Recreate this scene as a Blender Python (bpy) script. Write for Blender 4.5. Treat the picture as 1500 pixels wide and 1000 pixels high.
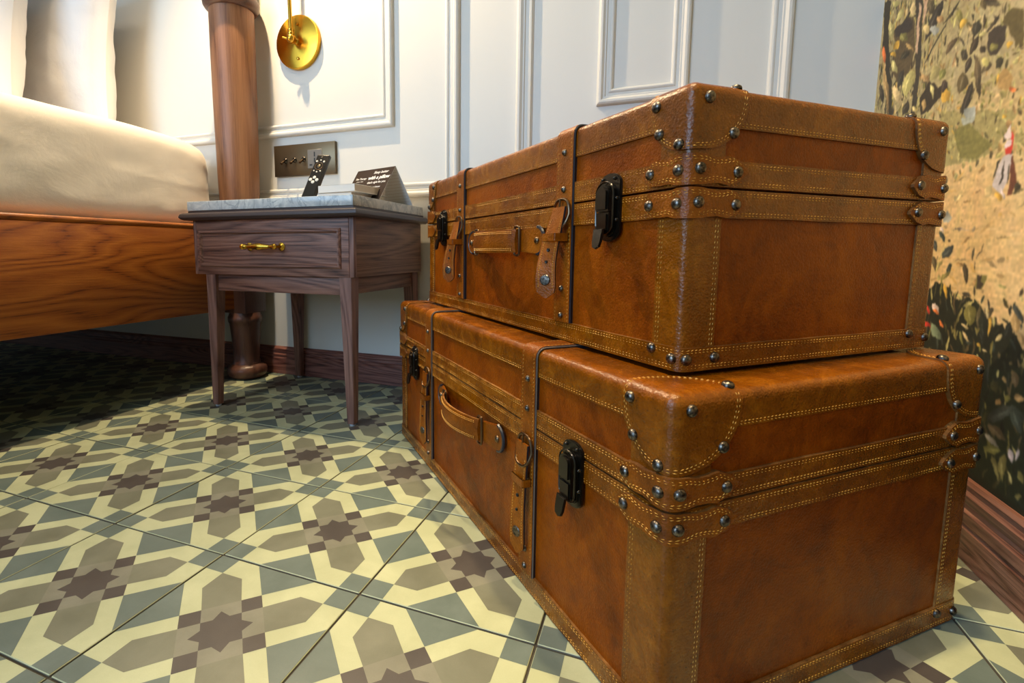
import bpy, bmesh, math, random
from mathutils import Vector, Matrix, noise
random.seed(7)
S = bpy.context.scene
for o in list(bpy.data.objects): bpy.data.objects.remove(o)
R = math.radians
# ------------------------------------------------------------------ camera, sky, lights, exposure
cam_d = bpy.data.cameras.new('camera'); cam = bpy.data.objects.new('camera', cam_d); S.collection.objects.link(cam)
S.camera = cam
cam_d.sensor_width = 36; cam_d.lens = 743.455/1500*36
cam_d.shift_x = (750-665.456)/1500; cam_d.shift_y = (453.922-500)/1500
cam_d.clip_start = .02
yaw, pit, rol = .3765, .1152, .0024
fw = Vector((-math.sin(yaw)*math.cos(pit), math.cos(yaw)*math.cos(pit), -math.sin(pit)))
rt = Vector((math.cos(yaw), math.sin(yaw), 0)); up = rt.cross(fw)
r2 = math.cos(rol)*rt+math.sin(rol)*up; u2 = -math.sin(rol)*rt+math.cos(rol)*up
cam.matrix_world = Matrix.Translation((.8927,-.4531,.3819)) @ Matrix((r2,u2,-fw)).transposed().to_4x4()

world = bpy.data.worlds.new('world'); S.world = world; world.use_nodes = True
bg = world.node_tree.nodes['Background']; bg.inputs[0].default_value = (.66,.80,1,1); bg.inputs[1].default_value = .5

def area(name, loc, target, size, power, color, sy=None):
    l = bpy.data.lights.new(name, 'AREA'); l.energy = power; l.color = color; l.size = size
    if sy: l.shape = 'RECTANGLE'; l.size_y = sy
    o = bpy.data.objects.new(name, l); S.collection.objects.link(o); o.location = loc
    o.rotation_euler = (Vector(target)-Vector(loc)).to_track_quat('-Z','Y').to_euler(); return o
area('window_daylight', (-.75,-3.10,1.45), (.4,.6,.35), 1.9, 100, (.44,.70,1), 1.5)
dl_ = bpy.data.lights.new('trunk_spot', 'SPOT'); dl_.energy = 95; dl_.color = (1,.76,.44); dl_.spot_size = math.radians(40); dl_.spot_blend = .8; dl_.shadow_soft_size = .05
dlo = bpy.data.objects.new('trunk_spot', dl_); S.collection.objects.link(dlo); dlo.location = (.72,-.28,2.6); dlo.rotation_euler = (Vector((1.02,.12,0))-Vector((.72,-.28,2.6))).to_track_quat('-Z','Y').to_euler()
d2_ = bpy.data.lights.new('trunk_spot', 'SPOT'); d2_.energy = 190; d2_.color = (1,.74,.38); d2_.spot_size = math.radians(34); d2_.spot_blend = .9; d2_.shadow_soft_size = .06  # second spot, added to bring a gold glow to the lower trunk's top
d2o = bpy.data.objects.new('trunk_spot', d2_); S.collection.objects.link(d2o); d2o.location = (1.0,.28,2.6); d2o.rotation_euler = (0,math.radians(0),0)
area('room_warm_fill', (-.1,-.9,2.55), (.0,.3,.3), .25, 11, (1,.82,.62))  # added warm fill from overhead, lifts the walls and furniture fronts
S.view_settings.view_transform = 'Standard'; S.view_settings.look = 'None'
S.view_settings.exposure = .15; S.view_settings.gamma = 1
S.view_settings.use_curve_mapping = False

# ------------------------------------------------------------------ materials
def lin(c):
    f = lambda v: v/12.92 if v <= .04045 else ((v+.055)/1.055)**2.4
    return tuple(f(v/255) for v in c)+(1,)
class NT:
    def __init__(s, name):
        s.m = bpy.data.materials.new(name); s.m.use_nodes = True; s.t = s.m.node_tree
        s.b = s.t.nodes['Principled BSDF']
    def n(s, typ, **kw):
        nd = s.t.nodes.new(typ)
        for k, v in kw.items():
            if k in nd.inputs.keys(): 
                if hasattr(v,'is_output'): s.t.links.new(v, nd.inputs[k])
                else: nd.inputs[k].default_value = v
            else: setattr(nd, k, v)
        return nd
    def link(s, a, b): s.t.links.new(a, b)
    def coord(s, scale=(1,1,1), which='Object'):
        tc = s.n('ShaderNodeTexCoord'); mp = s.n('ShaderNodeMapping')
        mp.inputs['Scale'].default_value = scale; s.link(tc.outputs[which], mp.inputs['Vector']); return mp.outputs[0]
    def noise(s, vec, scale, detail=4, rough=.5, dist=0):
        nd = s.n('ShaderNodeTexNoise', Scale=scale, Detail=detail, Roughness=rough, Distortion=dist); s.link(vec, nd.inputs['Vector']); return nd.outputs['Fac']
    def ramp(s, fac, stops):
        r = s.n('ShaderNodeValToRGB'); e = r.color_ramp.elements
        while len(e) < len(stops): e.new(.5)
        for i, (p, c) in enumerate(stops): e[i].position = p; e[i].color = c
        s.link(fac, r.inputs[0]); return r.outputs[0]
    def math(s, op, a, b=0., c=0.):
        nd = s.t.nodes.new('ShaderNodeMath'); nd.operation = op
        for i, v in enumerate((a,b,c)):
            if hasattr(v,'is_output'): s.link(v, nd.inputs[i])
            else: nd.inputs[i].default_value = v
        return nd.outputs[0]
    def mix(s, fac, a, b, mode='MIX'):
        nd = s.t.nodes.new('ShaderNodeMix'); nd.data_type = 'RGBA'; nd.blend_type = mode
        for i, v in zip((0,6,7),(fac,a,b)):
            if hasattr(v,'is_output'): s.link(v, nd.inputs[i])
            else: nd.inputs[i].default_value = v
        return nd.outputs[2]
    def bump(s, h, strength, dist=.001):
        b = s.n('ShaderNodeBump', Strength=strength, Distance=dist); s.link(h, b.inputs['Height']); s.link(b.outputs[0], s.b.inputs['Normal'])
    def set(s, **kw):
        for k, v in kw.items():
            k = {'color':'Base Color','rough':'Roughness','metal':'Metallic','spec':'Specular IOR Level','coat':'Coat Weight','coatr':'Coat Roughness','sheen':'Sheen Weight'}.get(k,k)
            if hasattr(v,'is_output'): s.link(v, s.b.inputs[k])
            else: s.b.inputs[k].default_value = v
        return s.m
def plain(name, c, rough=.5, metal=0, **kw):
    t = NT(name); return t.set(color=lin(c), rough=rough, metal=metal, **kw)

def leather(name, dark, mid, light, rough=.38, spec=.5, mott=1.):
    t = NT(name); v = t.coord()
    n1 = t.noise(v, 8, 6, .62, .8); n2 = t.noise(v, 70, 6, .7); n3 = t.noise(v, 1100, 2, .5); n4 = t.noise(v, 22, 5, .65, 2.2)
    f = t.math('ADD', t.math('MULTIPLY', n1, .5), t.math('ADD', t.math('MULTIPLY', n2, .22), t.math('MULTIPLY', n4, .28)))
    k = .10/mott
    col = t.ramp(f, [(.5-k*1.3,lin(dark)),(.5,lin(mid)),(.5+k*1.4,lin(light))])
    sp = t.ramp(t.noise(v, 420, 3, .6), [(.30,(1,1,1,1)),(.42,(0,0,0,1))])
    col = t.mix(t.math('MULTIPLY', sp, .55), col, lin(tuple(c*.62 for c in dark)))
    col = t.mix(t.math('MULTIPLY', n3, .25), col, lin(dark))
    vo = t.n('ShaderNodeTexVoronoi', Scale=460.); t.link(v, vo.inputs['Vector'])
    h = t.math('ADD', t.math('MULTIPLY', vo.outputs['Distance'], .8), t.math('ADD', t.math('MULTIPLY', n3, .5), t.math('MULTIPLY', n2, 2.2)))
    t.bump(h, .5, .0007)
    rg = t.math('ADD', rough-.16, t.math('MULTIPLY', n4, .30))
    return t.set(color=col, rough=rg, spec=spec)
M = {}
M['leather_panel'] = leather('leather_panel', (82,30,0), (128,58,0), (160,82,4), .38, .18, .85)
M['leather_trim'] = leather('leather_trim', (72,32,0), (122,64,0), (172,102,6), .27, .40, .72)
M['leather_strap'] = leather('leather_strap', (80,36,0), (130,66,2), (172,96,10), .36, .28, .75)
M['leather_edge'] = leather('leather_edge', (60,32,10), (120,76,30), (178,126,66), .6, .3)
M['dark_edge'] = plain('dark_edge', (34,36,46), .35); M['worn_edge'] = plain('worn_edge', (96,84,76), .5)
M['thread'] = plain('thread', (196,138,48), .6)
M['rivet'] = NT('rivet'); _v = M['rivet'].coord(); M['rivet'] = M['rivet'].set(color=M['rivet'].ramp(M['rivet'].noise(_v,400,3),[(.35,lin((52,48,46))),(.62,lin((122,114,106)))]), rough=.36, metal=1)
M['black_metal'] = plain('black_metal', (40,34,27), .28, .85, coat=.5, coatr=.15)
M['aged_steel'] = plain('aged_steel', (112,92,72), .32, 1)
t = NT('brass'); v = t.coord(); M['brass'] = t.set(color=lin((206,158,60)), rough=.24, metal=1)
t = NT('spun_brass'); M['spun_brass'] = t.set(color=lin((214,160,52)), rough=.24, metal=1, Anisotropic=.92)
tg = t.n('ShaderNodeTangent', direction_type='RADIAL', axis='Z'); t.link(tg.outputs[0], t.b.inputs['Tangent'])

def wood(name, dark, mid, light, stretch, freq, rough=.4, fine=1., bumpk=.15, coat=0, scale=5.):
    t = NT(name); v = t.coord(stretch)
    base = t.noise(v, scale, 2, .45, .35)
    rings = t.math('FRACT', t.math('MULTIPLY', base, freq))
    rings = t.math('ABSOLUTE', t.math('SUBTRACT', rings, .5))          # 0..0.5
    v2 = t.coord(tuple(a*(9 if a > .5 else 2.2) for a in stretch)); pores = t.noise(v2, 38, 4, .7)
    pores = t.ramp(pores, [(.40,(0,0,0,1)),(.60,(1,1,1,1))])
    big = t.noise(v, 2.2, 2)
    f = t.math('ADD', t.math('MULTIPLY', rings, 1.15), t.math('ADD', t.math('MULTIPLY', pores, .30*fine), t.math('MULTIPLY', big, .30)))
    col = t.ramp(f, [(.12,lin(dark)),(.34,lin(mid)),(.85,lin(light))])
    t.bump(t.math('ADD', pores, rings), bumpk, .0008)
    return t.set(color=col, rough=rough, coat=coat, coatr=.25)
M['bed_wood'] = wood('bed_wood', (80,34,6), (146,78,20), (176,104,36), (1,.16,1), 30, .42, .8, scale=5.0)
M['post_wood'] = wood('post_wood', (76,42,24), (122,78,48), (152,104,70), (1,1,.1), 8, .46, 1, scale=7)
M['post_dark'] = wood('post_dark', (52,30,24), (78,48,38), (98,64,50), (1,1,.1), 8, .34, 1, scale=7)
M['stand_front'] = wood('stand_front', (48,28,26), (98,63,52), (136,96,82), (.10,1,1), 22, .5, 1.1, .3, scale=9)
M['stand_side'] = wood('stand_side', (52,34,28), (98,68,54), (130,98,80), (1,.10,1), 22, .5, 1.1, .3, scale=9)
M['stand_leg'] = wood('stand_leg', (50,30,28), (98,66,58), (134,98,88), (1,1,.10), 16, .5, 1.1, .3, scale=12)
M['stand_mould'] = plain('stand_mould', (66,52,50), .38)
M['base_wood_x'] = wood('base_wood_x', (36,16,14), (96,52,44), (136,88,76), (.08,1,1), 26, .45, 1.2, .3, scale=12)
M['base_wood_y'] = wood('base_wood_y', (34,18,14), (96,56,42), (140,96,78), (1,.08,1), 26, .45, 1.2, .3, scale=12)

t = NT('painted_wall'); v = t.coord(); n = t.noise(v, 2.5, 3); n2 = t.noise(v, 90, 5, .6)
t.bump(n2, .05, .002)
M['paint'] = t.set(color=t.mix(n, lin((208,205,198)), lin((216,213,206))), rough=.42, spec=.35)
M['ceiling'] = plain('ceiling', (225,222,214), .8)

def marble():
    t = NT('marble'); v = t.coord()
    n = t.noise(v, 30, 8, .65, 1.5); n2 = t.noise(v, 9, 5, .6, 2.)
    c = t.ramp(n, [(.35,lin((176,178,180))),(.5,lin((196,196,194))),(.65,lin((216,214,208)))])
    c = t.mix(t.ramp(n2, [(.47,(0,0,0,1)),(.5,(1,1,1,1)),(.53,(0,0,0,1))]), c, lin((160,162,164)))
    return t.set(color=c, rough=.25)
M['marble'] = marble()
def tilemat(name, c, k=7):
    t = NT(name); v = t.coord(); oi = t.n('ShaderNodeObjectInfo')
    vv = t.n('ShaderNodeVectorMath', operation='ADD'); t.link(v, vv.inputs[0]); 
    cx = t.n('ShaderNodeCombineXYZ'); t.link(t.math('MULTIPLY', oi.outputs['Random'], 30.), cx.inputs[0]); t.link(cx.outputs[0], vv.inputs[1])
    n = t.noise(vv.outputs[0], 16, 5, .6, .4); n2 = t.noise(vv.outputs[0], 700, 3)
    d = tuple(max(0,a-k) for a in c); l = tuple(a+k for a in c)
    col = t.ramp(n, [(.35,lin(d)),(.65,lin(l))])
    col = t.mix(t.math('MULTIPLY', n2, .18), col, lin(tuple(a*.7 for a in c)))
    t.bump(t.math('ADD', t.math('MULTIPLY', n2, .6), n), .12, .0008)
    return t.set(color=col, rough=t.math('ADD', .30, t.math('MULTIPLY', n, .18)), spec=.45)
M['tile_light'] = tilemat('tile_light', (178,183,148))
M['tile_arm'] = tilemat('tile_arm', (112,114,98))
M['tile_inner'] = tilemat('tile_inner', (122,122,108))
M['tile_grey'] = tilemat('tile_grey', (96,109,104))
M['tile_dark'] = tilemat('tile_dark', (72,67,65), 4)
M['tile_edge'] = plain('tile_edge', (120,116,104), .5)
M['grout'] = plain('grout', (62,58,50), .9)
def cloth(name, c, k):
    t = NT(name); v = t.coord((1,1,1)); n = t.noise(v, 900, 2); n2 = t.noise(v, 5, 5, .55, 1.2)
    t.bump(t.math('ADD', t.math('MULTIPLY', n, .04), n2), k, .02)
    return t.set(color=lin(c), rough=.85, sheen=.25, spec=.2)
M['duvet'] = cloth('duvet', (232,224,215), .15)
M['pillow'] = cloth('pillow', (216,213,212), .35)
M['bronze_plate'] = plain('bronze_plate', (104,86,62), .36, .75)
M['socket_grey'] = plain('socket_grey', (112,106,98), .5, .2)
M['underbed_shade'] = plain('underbed_shade', (16,15,14), .95)  # near-black, puts the gloom under the bed into the colour
M['black'] = plain('black', (14,13,12), .5)
M['remote_body'] = plain('remote_body', (40,34,30), .4)
M['white_button'] = plain('white_button', (225,218,205), .5)
M['card_brown'] = plain('card_brown', (56,44,38), .85, spec=.15)
M['card_white'] = plain('card_white', (224,222,218), .7)
M['paper'] = plain('paper', (226,220,212), .75)
M['paper_edge'] = plain('paper_edge', (196,182,168), .85)
M['shade'] = plain('shade', (200,150,60), .35, 1)
M['glide'] = plain('glide', (170,180,190), .4)
t = NT('bulb'); t.set(color=(0,0,0,1)); t.b.inputs['Emission Color'].default_value = (1,.72,.4,1); t.b.inputs['Emission Strength'].default_value = 12; M['bulb'] = t.m

# ------------------------------------------------------------------ helpers
def link(o): S.collection.objects.link(o); return o
def obj(name, bm, mats, parent=None, smooth=True, angle=40):
    me = bpy.data.meshes.new(name); bm.normal_update(); bm.to_mesh(me); bm.free()
    if not isinstance(mats, (list,tuple)): mats = [mats]
    for m in mats: me.materials.append(M[m])
    if smooth:
        for p in me.polygons: p.use_smooth = True
        try: me.set_sharp_from_angle(angle=R(angle))
        except Exception: pass
    o = link(bpy.data.objects.new(name, me))
    if parent: o.parent = parent
    return o
def thing(name, label, cat, loc=(0,0,0), rz=0, group=None):
    o = link(bpy.data.objects.new(name, None)); o.location = loc; o.rotation_euler = (0,0,rz); o.empty_display_size = .05
    o['label'] = label; o['category'] = cat
    if group: o['group'] = group
    return o
def tag(o, label, cat, group=None):
    o['label'] = label; o['category'] = cat
    if group: o['group'] = group
    return o
def struct(o): o['kind'] = 'structure'; return o
def bx(bm, lo, hi, bev=0, seg=2, mi=0, mat=None):
    b = bmesh.new(); bmesh.ops.create_cube(b, size=1)
    for v in b.verts: v.co = Vector([(lo[i]+hi[i])/2+v.co[i]*(hi[i]-lo[i]) for i in range(3)])
    if bev: bmesh.ops.bevel(b, geom=b.edges[:], offset=bev, segments=seg, affect='EDGES', profile=.5)
    merge(bm, b, mi, mat); return bm
def merge(bm, b, mi=0, mat=None):
    vm = {}
    for v in b.verts: vm[v] = bm.verts.new(mat @ v.co if mat else v.co)
    for f in b.faces:
        try: nf = bm.faces.new([vm[v] for v in f.verts]); nf.material_index = mi
        except ValueError: pass
    b.free()
def box(name, lo, hi, m, parent=None, bev=.001, seg=2): return obj(name, bx(bmesh.new(), lo, hi, bev, seg), m, parent)
def lathe(bm, prof, c=(0,0,0), n=32, axis='Z', mi=0, mat=None):
    rings = []
    def P(r, h, a):
        x, y = r*math.cos(a), r*math.sin(a)
        p = Vector({'Z':(x,y,h),'X':(h,x,y),'Y':(x,h,-y)}[axis])+Vector(c)
        return mat @ p if mat else p
    for r, h in prof: rings.append([bm.verts.new(P(max(r,1e-5), h, 2*math.pi*i/n)) for i in range(n)])
    for a, b in zip(rings, rings[1:]):
        for i in range(n): bm.faces.new((a[i],a[(i+1)%n],b[(i+1)%n],b[i])).material_index = mi
    for rg, fl in ((rings[0],1),(rings[-1],0)):
        f = bm.faces.new(rg[::-1] if fl else rg); f.material_index = mi
    return bm
def tube(bm, pts, r, n=8, closed=False, mi=0):
    pts = [Vector(p) for p in pts]; N = len(pts); rings = []; prev = None
    for i, p in enumerate(pts):
        a = pts[(i-1)%N] if closed or i > 0 else p; b = pts[(i+1)%N] if closed or i < N-1 else p
        tn = (b-a).normalized()
        if prev is None: s = tn.orthogonal().normalized()
        else: s = (prev-tn*prev.dot(tn)).normalized()
        prev = s; q = tn.cross(s); rr = r(i/(N-1)) if callable(r) else r
        rings.append([bm.verts.new(p+rr*(math.cos(2*math.pi*k/n)*s+math.sin(2*math.pi*k/n)*q)) for k in range(n)])
    for i in range(N if closed else N-1):
        a, b = rings[i], rings[(i+1)%N]
        off = 0
        if closed and i == N-1:
            off = min(range(n), key=lambda o: (a[0].co-b[o].co).length)
        for k in range(n): 
            try: bm.faces.new((a[k],a[(k+1)%n],b[(k+1+off)%n],b[(k+off)%n])).material_index = mi
            except ValueError: pass
    if not closed: bm.faces.new(rings[0][::-1]); bm.faces.new(rings[-1])
    return bm
def prism(bm, pts, d0, d1, axis=1, mi=0, bev=0):
    """extrude a 2D outline (list of (a,b)) along axis between d0 and d1"""
    b2 = bmesh.new()
    def P(a, b, d): 
        v = [a,b]; v.insert(axis, d); return Vector(v)
    lo = [b2.verts.new(P(a,b,d0)) for a,b in pts]; hi = [b2.verts.new(P(a,b,d1)) for a,b in pts]
    n = len(pts); f1 = b2.faces.new(lo[::-1]); f2 = b2.faces.new(hi)
    for i in range(n): b2.faces.new((lo[i],lo[(i+1)%n],hi[(i+1)%n],hi[i]))
    bmesh.ops.recalc_face_normals(b2, faces=b2.faces[:])
    if bev: bmesh.ops.bevel(b2, geom=[e for e in b2.edges if all(f in (f1,f2) or True for f in e.link_faces) and (f1 in e.link_faces or f2 in e.link_faces)], offset=bev, segments=2, affect='EDGES')
    merge(bm, b2, mi); return bm
# ------------------------------------------------------------------ the setting
WY = .81; WX = 1.278; T = .2
def wall(name, lo, hi, m):
    o = struct(obj(name, bx(bmesh.new(), lo, hi), m, None, False)); return o
floor = wall('floor', (-2.72,-3.32,-.05), (WX+.12,WY+.12,-.0022), 'grout')
wall_back = wall('wall_back', (-2.72,WY,-.0022), (WX+.12,WY+.12,2.7), 'paint')
wall_right = wall('wall_right', (WX+.0004,-3.32,-.0022), (WX+.12,WY,2.7), 'paint')
wall('wall_left', (-2.72,-3.2,-.0022), (-2.6,WY,2.7), 'paint'); wall('ceiling', (-2.72,-3.32,2.7), (WX+.12,WY+.12,2.8), 'ceiling')
bm = bmesh.new()
for lo, hi in (((-2.72,-3.32,-.0022),(-1.75,-3.2,2.7)),((.17,-3.32,-.0022),(WX+.12,-3.2,2.7)),((-1.75,-3.32,-.0022),(.17,-3.2,.62)),((-1.75,-3.32,2.28),(.17,-3.2,2.7))):
    if lo[0] < hi[0]: bx(bm, lo, hi)
struct(obj('wall_front', bm, 'paint', None, False))
bm = bmesh.new()
for lo, hi in (((-1.76,-3.28,.60),(-1.68,-3.18,2.30)),((.10,-3.28,.60),(.18,-3.18,2.30)),((-1.68,-3.28,.60),(.10,-3.18,.68)),((-1.68,-3.28,2.22),(.10,-3.18,2.30)),((-.82,-3.26,.68),(-.76,-3.20,2.22))): bx(bm, lo, hi, .003)
struct(obj('window_1', bm, 'paint'))
# floor tiles: one encaustic pattern, printed flat on each tile
tm = bmesh.new(); g = .0013/T
def rot(p, k):
    x, y = p[0]-.5, p[1]-.5
    for _ in range(k): x, y = -y, x
    return (x+.5, y+.5)
bx(tm, (g*T,g*T,-.006), (T-g*T,T-g*T,0), .0007, 1, 0)
for f in tm.faces:
    if f.normal.z < .5 and f.calc_center_median().z < -.0005: f.material_index = 4
def pat(pts, mi, k, h=.00012):
    q = [rot(p, k) for p in pts]
    vs = [tm.verts.new((min(max(x,g+.003),1-g-.003)*T, min(max(y,g+.003),1-g-.003)*T, h)) for x, y in q]
    f = tm.faces.new(vs); f.material_index = mi
a_ = .142; e_ = .285
for k in range(4):
    pat([(0,0),(a_,0),(a_,a_),(0,a_)], 2, k)
    pat([(.295,0),(.705,0),(.5,.212)], 2, k)
    pat([(.5,.212),(.574,.286),(.5,.36),(.426,.286)], 3, k)
    pat([(a_,a_),(.290,a_),(.426,.286),(.5,.36),(.5,.5),(.36,.5),(.286,.426),(a_,.290)], 1, k)
for k in range(4): pat([(.426,.286),(.5,.36),(.5,.5),(.36,.5),(.286,.426)], 5, k, .00016)
star = []
for i in range(16):
    a = math.pi/8*i; r = ((.14 if i % 4 == 0 else .152) if i % 2 == 0 else .106)
    star.append((.5+r*math.cos(a), .5+r*math.sin(a)))
pat(star, 3, 0, .00020)
tile_me = None
nt = 0
for i in range(-11, 7):
    for j in range(-8, 4):
        if nt >= 290: break
        if tile_me is None:
            o = obj('tile', tm, ['tile_light','tile_arm','tile_grey','tile_dark','tile_edge','tile_inner'], floor, False); tile_me = o.data
        else:
            o = link(bpy.data.objects.new('tile', tile_me)); o.parent = floor
        rr = random.Random(i*31+j)
        o.location = (i*T, j*T, rr.uniform(-.0004,.0003)); o.rotation_euler = (rr.uniform(-.0012,.0012), rr.uniform(-.0012,.0012), 0)
        nt += 1
# skirting
def skirting(name, prof, along, a0, a1, m):
    """prof = outline (distance from wall, height)"""
    bm = bmesh.new()
    if along == 'x': prism(bm, [(WY-d, z) for d, z in prof], a0, a1, 0)
    else: prism(bm, [(WX-d, z) for d, z in prof], a0, a1, 1)
    return struct(obj(name, bm, m, None, True, 30))
pf = [(0,.0005),(.013,.0005),(.013,.050),(.0115,.052),(.0125,.056),(.0125,.061),(.009,.063),(.0085,.070),(.0105,.073),(.0105,.078),(.006,.081),(.0035,.085),(0,.085)]
skirting('baseboard_back', pf, 'x', -2.6, WX-.013, 'base_wood_x')
pf2 = [(0,.0005),(.014,.0005),(.014,.040),(.0125,.042),(.0115,.044),(.0135,.047),(.0135,.060),(.0105,.063),(.0095,.068),(.0115,.072),(.0115,.080),(.0075,.084),(.007,.088),(.0085,.091),(.006,.096),(0,.096)]
skirting('baseboard_right', pf2, 'y', -3.2, WY-.0002, 'base_wood_y')
# wall mouldings (panel frames) mitred from one profile; p = (across 0..1, proud)
fp = [(0,0),(0,.006),(.06,.011),(.16,.0135),(.28,.0135),(.36,.0105),(.42,.0085),(.50,.0085),(.55,.0055),(.72,.0050),(.76,.0075),(.84,.0085),(.92,.0075),(.96,.004),(1,.003),(1,0)]
def frame(name, x0, z0, x1, z1, w):
    """outer rectangle x0..x1, z0..z1, profile runs from the outer edge inwards"""
    bm = bmesh.new(); rings = []
    for q, d in fp:
        s = q*w; rings.append([bm.verts.new(p) for p in ((x0+s,WY-d,z0+s),(x1-s,WY-d,z0+s),(x1-s,WY-d,z1-s),(x0+s,WY-d,z1-s))])
    for a, b in zip(rings, rings[1:]):
        for i in range(4): bm.faces.new((a[i],a[(i+1)%4],b[(i+1)%4],b[i]))
    bmesh.ops.recalc_face_normals(bm, faces=bm.faces[:])
    return struct(obj(name, bm, 'paint', None, True, 25))
frame('trim_1', -2.35, .526, .408, 2.5, .040)
frame('trim_2', -2.16, .717, .219, 2.3, .036)
frame('trim_3', .556, .526, 1.130, 2.5, .040)
frame('trim_4', .748, .717, .941, 2.3, .036)

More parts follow.
